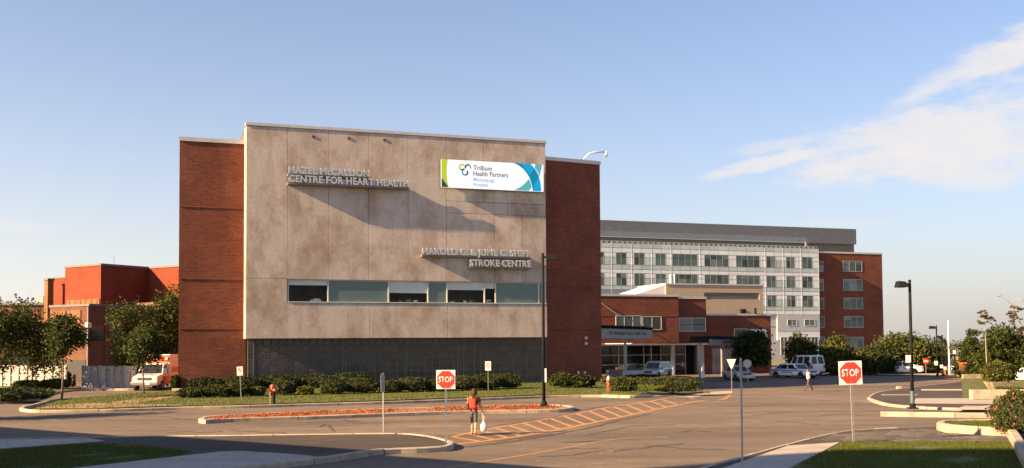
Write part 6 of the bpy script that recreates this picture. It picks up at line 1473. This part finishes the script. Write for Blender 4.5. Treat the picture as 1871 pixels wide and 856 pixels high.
def hand(J, bones, rad, wrist, d, side, skin, tag, s=1.0):
    """palm, four unequal bent fingers and a thumb from the side of the palm"""
    w = Vector(J[wrist]); d = Vector(d).normalized(); sd_ = Vector(side).normalized(); palm = w + d * .065 * s
    J[tag + 'palm'] = tuple(palm); rad[tag + 'palm'] = .026 * s; bones.append((wrist, tag + 'palm', skin)); nrm = d.cross(sd_)
    for i, L in enumerate((.072, .082, .076, .058)):
        off = sd_ * ((i - 1.5) * .019 * s); a = palm + off + d * .02 * s; b = a + (d * .6 + nrm * .25) * L * s * .55; c = b + (d * .45 + nrm * .5) * L * s * .5
        for nm, q, r in (('a', a, .0085), ('b', b, .008), ('c', c, .0065)): J[f'{tag}{i}{nm}'] = tuple(q); rad[f'{tag}{i}{nm}'] = r * s
        bones += [(tag + 'palm', f'{tag}{i}a', skin), (f'{tag}{i}a', f'{tag}{i}b', skin), (f'{tag}{i}b', f'{tag}{i}c', skin)]
    a = w + d * .03 * s + sd_ * -.036 * s; b = a + (d * .7 - sd_ * .4) * .045 * s
    J[tag + 'ta'] = tuple(a); J[tag + 'tb'] = tuple(b); rad[tag + 'ta'] = .011 * s; rad[tag + 'tb'] = .008 * s
    bones += [(wrist, tag + 'ta', skin), (tag + 'ta', tag + 'tb', skin)]
def add_face(t, head, fwd, skin, r=.1):
    """nose, eyes, mouth and ears on the head; fwd is the direction the face looks"""
    h = Vector(head); f = Vector(fwd).normalized(); s_ = Vector((f.y, -f.x, 0)); up = Vector((0, 0, 1))
    MB().tube([h + f * r * .9 + up * .02, h + f * (r + .018) - up * .018], [.008, .016], 6).build('nose', skin, t, smooth=True)
    for q in (-1, 1):
        MB().tube([h + f * (r * .88) + s_ * q * .034 + up * .022, h + f * (r * .97) + s_ * q * .034 + up * .022], .011, 6).build('eye', 'black', t)
        MB().tube([h + s_ * q * r * .8 + up * .025, h + s_ * q * (r * .95) - up * .03 - f * .01], [.016, .011], 6).build('ear', skin, t, smooth=True)
    MB().tube([h + f * r * .9 - up * .048 - s_ * .024, h + f * (r * .94) - up * .05, h + f * r * .9 - up * .048 + s_ * .024], .007, 5).build('mouth', 'cloth_maroon', t)
def hairmass(t, pts, radii, mat, n=10):
    o = MB().tube(pts, radii, n).build('hair', mat, t, smooth=True); s_ = o.modifiers.new('sub', 'SUBSURF'); s_.levels = 1; s_.render_levels = 2; return o
# --- woman walking away with a bag; local -y faces the camera, +y is where she walks
B = G(866, 796); B.z += .004
J = dict(pelvis=(0, 0, .90), waist=(.0, .015, 1.04), chest=(.005, .01, 1.22), neck0=(.01, .015, 1.36), neck=(.012, .03, 1.43), head0=(.012, .045, 1.50), head=(.012, .05, 1.585),
         shL=(-.165, .015, 1.33), elL=(-.25, .02, 1.12), wrL=(-.22, .17, 1.0), shR=(.185, .01, 1.33), elR=(.25, -.01, 1.08), wrR=(.31, .03, .86),
         hipL=(-.085, .0, .86), knL=(-.075, .06, .48), anL=(-.07, -.01, .09), toeL=(-.075, .13, .035), hipR=(.085, 0, .86), knR=(.07, .03, .48), anR=(.06, -.05, .09), toeR=(.065, .09, .035))
rad = dict(pelvis=(.135, .10), waist=(.105, .08), chest=(.13, .09), neck0=(.075, .06), neck=.048, head0=(.06, .075), head=(.078, .092), shL=.06, elL=.042, wrL=.03, shR=.06, elR=.042, wrR=.03,
           hipL=.08, knL=.052, anL=.034, toeL=.035, hipR=.08, knR=.052, anR=.034, toeR=.035)
J['calfL'] = (-.073, .0, .34); J['calfR'] = (.066, -.03, .34); rad['calfL'] = .05; rad['calfR'] = .05
J['slL'] = (-.205, .015, 1.2); J['slR'] = (.218, .0, 1.2); rad['slL'] = .055; rad['slR'] = .055
bones = [('pelvis', 'waist', 'cloth_red'), ('waist', 'chest', 'cloth_red'), ('chest', 'neck0', 'cloth_red'), ('neck0', 'neck', 'skin'), ('neck', 'head0', 'skin'), ('head0', 'head', 'skin'),
         ('neck0', 'shL', 'cloth_maroon'), ('shL', 'slL', 'cloth_maroon'), ('slL', 'elL', 'skin'), ('elL', 'wrL', 'skin'), ('neck0', 'shR', 'cloth_maroon'), ('shR', 'slR', 'cloth_maroon'), ('slR', 'elR', 'skin'), ('elR', 'wrR', 'skin'),
         ('pelvis', 'hipL', 'cloth_denim'), ('hipL', 'knL', 'cloth_denim'), ('knL', 'calfL', 'skin'), ('calfL', 'anL', 'skin'), ('anL', 'toeL', 'shoe'), ('pelvis', 'hipR', 'cloth_denim'), ('hipR', 'knR', 'cloth_denim'), ('knR', 'calfR', 'skin'), ('calfR', 'anR', 'skin'), ('anR', 'toeR', 'shoe')]
hand(J, bones, rad, 'wrR', (.05, .05, -1), (0, 1, 0), 'skin', 'hr'); hand(J, bones, rad, 'wrL', (.3, .9, -.2), (0, 0, 1), 'skin', 'hl')
wo_, body = person('long haired woman in a red top walking over the crosswalk with a white bag', B, R_(-6), J, bones, None, rad)
add_face(wo_, J['head'], (0, 1, 0), 'skin', .09)
hairmass(wo_, [(.012, .04, 1.70), (.012, .02, 1.66), (.015, -.01, 1.58), (.03, -.06, 1.46), (.06, -.09, 1.33), (.09, -.10, 1.2), (.11, -.10, 1.10)], [.045, .098, .115, .118, .11, .085, .03], 'hair_brown', 12)
for k in range(7): a = -.05 + k * .03; hairmass(wo_, [(a * .6, -.08, 1.5), (a + .02, -.13, 1.34), (a * 1.2 + .05, -.13, 1.15), (a * 1.3 + .06, -.11, 1.04 + .03 * (k % 3))], [.02, .03, .024, .006], 'hair_brown', 6)
MB().box(-.135, .10, -.20, -.07, .98, 1.32).build('backpack', 'cloth_red', wo_, bevel=.05)
MB().tube([(-.13, -.06, 1.0), (-.185, -.03, 1.15), (-.15, -.02, 1.36), (-.10, .06, 1.40)], .02, 6).build('backpack_strap', 'strap', wo_, smooth=True)
bg_ = MB(); prof = [(.02, .0), (.10, .01), (.125, .10), (.12, .21), (.085, .29), (.03, .35), (.012, .40)]
bag = thing('shopping_bag', 'white plastic carrier bag hanging from the walking woman\'s right hand', 'bag', B + Matrix.Rotation(R_(-6), 3, 'Z') @ Vector((.345, .05, .13)))
vs = []; fs = []; n = 18
for r, z in prof:
    for k in range(n):
        a = 2 * math.pi * k / n; q = 1 + .10 * math.sin(3 * a + z * 9) + .05 * math.sin(7 * a - z * 20); vs.append((r * q * math.cos(a), r * q * .6 * math.sin(a), z))
for i in range(len(prof) - 1):
    for k in range(n): fs.append((i * n + k, i * n + (k + 1) % n, (i + 1) * n + (k + 1) % n, (i + 1) * n + k))
fs.append(tuple(range(n))[::-1]); MB().add(vs, fs).build('sack', 'plastic_bag', bag, smooth=True)
MB().tube([(-.02, 0, .36), (-.035, 0, .52), (-.02, 0, .63), (.015, 0, .63), (.02, 0, .52), (.02, 0, .36)], .010, 6).build('handle', 'plastic_bag', bag, smooth=True)
sb = thing('shoulder_bag', 'brown shoulder bag at the walking woman\'s left hip', 'bag', B + Matrix.Rotation(R_(-6), 3, 'Z') @ Vector((-.235, -.03, .92)))
MB().box(-.06, .07, -.12, .14, 0, .26).build('pouch', 'cloth_brown', sb, bevel=.05); MB().tube([(0, -.08, .24), (.02, -.02, .46), (.0, .08, .24)], .014, 6).build('strap', 'strap', sb)
# --- man in a white shirt striding left
B = G(1478, 715.5)
J = dict(pelvis=(0, 0, .93), waist=(-.02, 0, 1.08), chest=(-.03, 0, 1.28), neck0=(-.04, 0, 1.43), neck=(-.06, 0, 1.50), head0=(-.08, 0, 1.57), head=(-.09, 0, 1.66),
         shL=(-.04, -.19, 1.40), elL=(-.20, -.24, 1.24), wrL=(-.155, -.14, 1.48), shR=(-.03, .19, 1.40), elR=(.12, .22, 1.15), wrR=(.20, .19, .92),
         shF=(-.04, -.1, 1.42), hipL=(-.01, -.09, .89), knL=(-.16, -.1, .50), anL=(-.34, -.09, .11), toeL=(-.49, -.09, .06), hipR=(.01, .09, .89), knR=(.12, .1, .50), anR=(.36, .09, .15), toeR=(.26, .09, .03))
del J['shF']
rad = dict(pelvis=(.13, .16), waist=(.12, .155), chest=(.125, .175), neck0=(.07, .08), neck=.055, head0=(.075, .065), head=(.098, .082), shL=.07, elL=.05, wrL=.034, shR=.07, elR=.05, wrR=.034,
           hipL=.10, knL=.07, anL=.048, toeL=.04, hipR=.10, knR=.07, anR=.048, toeR=.04)
bones = [('pelvis', 'waist', 'cloth_white'), ('waist', 'chest', 'cloth_white'), ('chest', 'neck0', 'cloth_white'), ('neck0', 'neck', 'skin_dark'), ('neck', 'head0', 'skin_dark'), ('head0', 'head', 'skin_dark'),
         ('neck0', 'shL', 'cloth_white'), ('shL', 'elL', 'cloth_white'), ('elL', 'wrL', 'skin_dark'), ('neck0', 'shR', 'cloth_white'), ('shR', 'elR', 'cloth_white'), ('elR', 'wrR', 'skin_dark'),
         ('pelvis', 'hipL', 'cloth_brown'), ('hipL', 'knL', 'cloth_brown'), ('knL', 'anL', 'cloth_brown'), ('anL', 'toeL', 'shoe'), ('pelvis', 'hipR', 'cloth_brown'), ('hipR', 'knR', 'cloth_brown'), ('knR', 'anR', 'cloth_brown'), ('anR', 'toeR', 'shoe')]
hand(J, bones, rad, 'wrR', (.2, 0, -1), (1, 0, 0), 'skin_dark', 'hr'); hand(J, bones, rad, 'wrL', (.05, .15, 1), (1, 0, 0), 'skin_dark', 'hl')
mn, body = person('man in a white shirt and dark trousers striding left with a hand at his ear', B, R_(8), J, bones, None, rad); mn.scale = (1.07, 1.07, 1.07)
add_face(mn, J['head'], (-1, 0, 0), 'skin_dark', .095)
hairmass(mn, [(-.06, 0, 1.765), (-.06, 0, 1.745), (-.045, 0, 1.69), (-.01, 0, 1.62)], [.04, .086, .098, .05], 'hair_black', 10)
# --- dark clothed person between police car and van
B = D(1477, 660, P0.y + .9); B.z = T(B.x, B.y)
J = dict(pelvis=(0, 0, .95), waist=(0, 0, 1.1), chest=(0, 0, 1.3), neck0=(0, 0, 1.46), neck=(0, -.01, 1.53), head0=(0, -.03, 1.6), head=(0, -.03, 1.70), shL=(-.2, 0, 1.42), elL=(-.26, .02, 1.16), wrL=(-.25, -.06, .93), shR=(.2, 0, 1.42), elR=(.26, .02, 1.16), wrR=(.25, -.06, .93),
         hipL=(-.09, 0, .9), knL=(-.1, -.02, .5), anL=(-.1, .02, .1), toeL=(-.11, -.13, .04), hipR=(.09, 0, .9), knR=(.1, -.02, .5), anR=(.1, .02, .1), toeR=(.11, -.13, .04))
rad = dict(pelvis=(.16, .12), waist=(.15, .11), chest=(.18, .125), neck0=(.08, .07), neck=.055, head0=(.065, .075), head=(.08, .098), shL=.075, elL=.052, wrL=.036, shR=.075, elR=.052, wrR=.036, hipL=.1, knL=.07, anL=.048, toeL=.04, hipR=.1, knR=.07, anR=.048, toeR=.04)
cb = 'cloth_black'
bones = [('pelvis', 'waist', cb), ('waist', 'chest', cb), ('chest', 'neck0', cb), ('neck0', 'neck', 'skin_dark'), ('neck', 'head0', 'skin_dark'), ('head0', 'head', 'skin_dark'), ('neck0', 'shL', cb), ('shL', 'elL', cb), ('elL', 'wrL', cb), ('neck0', 'shR', cb), ('shR', 'elR', cb), ('elR', 'wrR', cb),
         ('pelvis', 'hipL', cb), ('hipL', 'knL', cb), ('knL', 'anL', cb), ('anL', 'toeL', 'shoe'), ('pelvis', 'hipR', cb), ('hipR', 'knR', cb), ('knR', 'anR', cb), ('anR', 'toeR', 'shoe')]
hand(J, bones, rad, 'wrR', (0, -.1, -1), (0, 1, 0), 'skin_dark', 'hr'); hand(J, bones, rad, 'wrL', (0, -.1, -1), (0, 1, 0), 'skin_dark', 'hl')
dp, body = person('person in dark clothes standing between the police car and the white van', B, R_(160), J, bones, None, rad)
add_face(dp, J['head'], (0, -1, 0), 'skin_dark', .095)
hairmass(dp, [(0, 0, 1.815), (0, .0, 1.79), (0, .02, 1.73), (0, .05, 1.64)], [.04, .088, .1, .06], 'hair_black', 10)
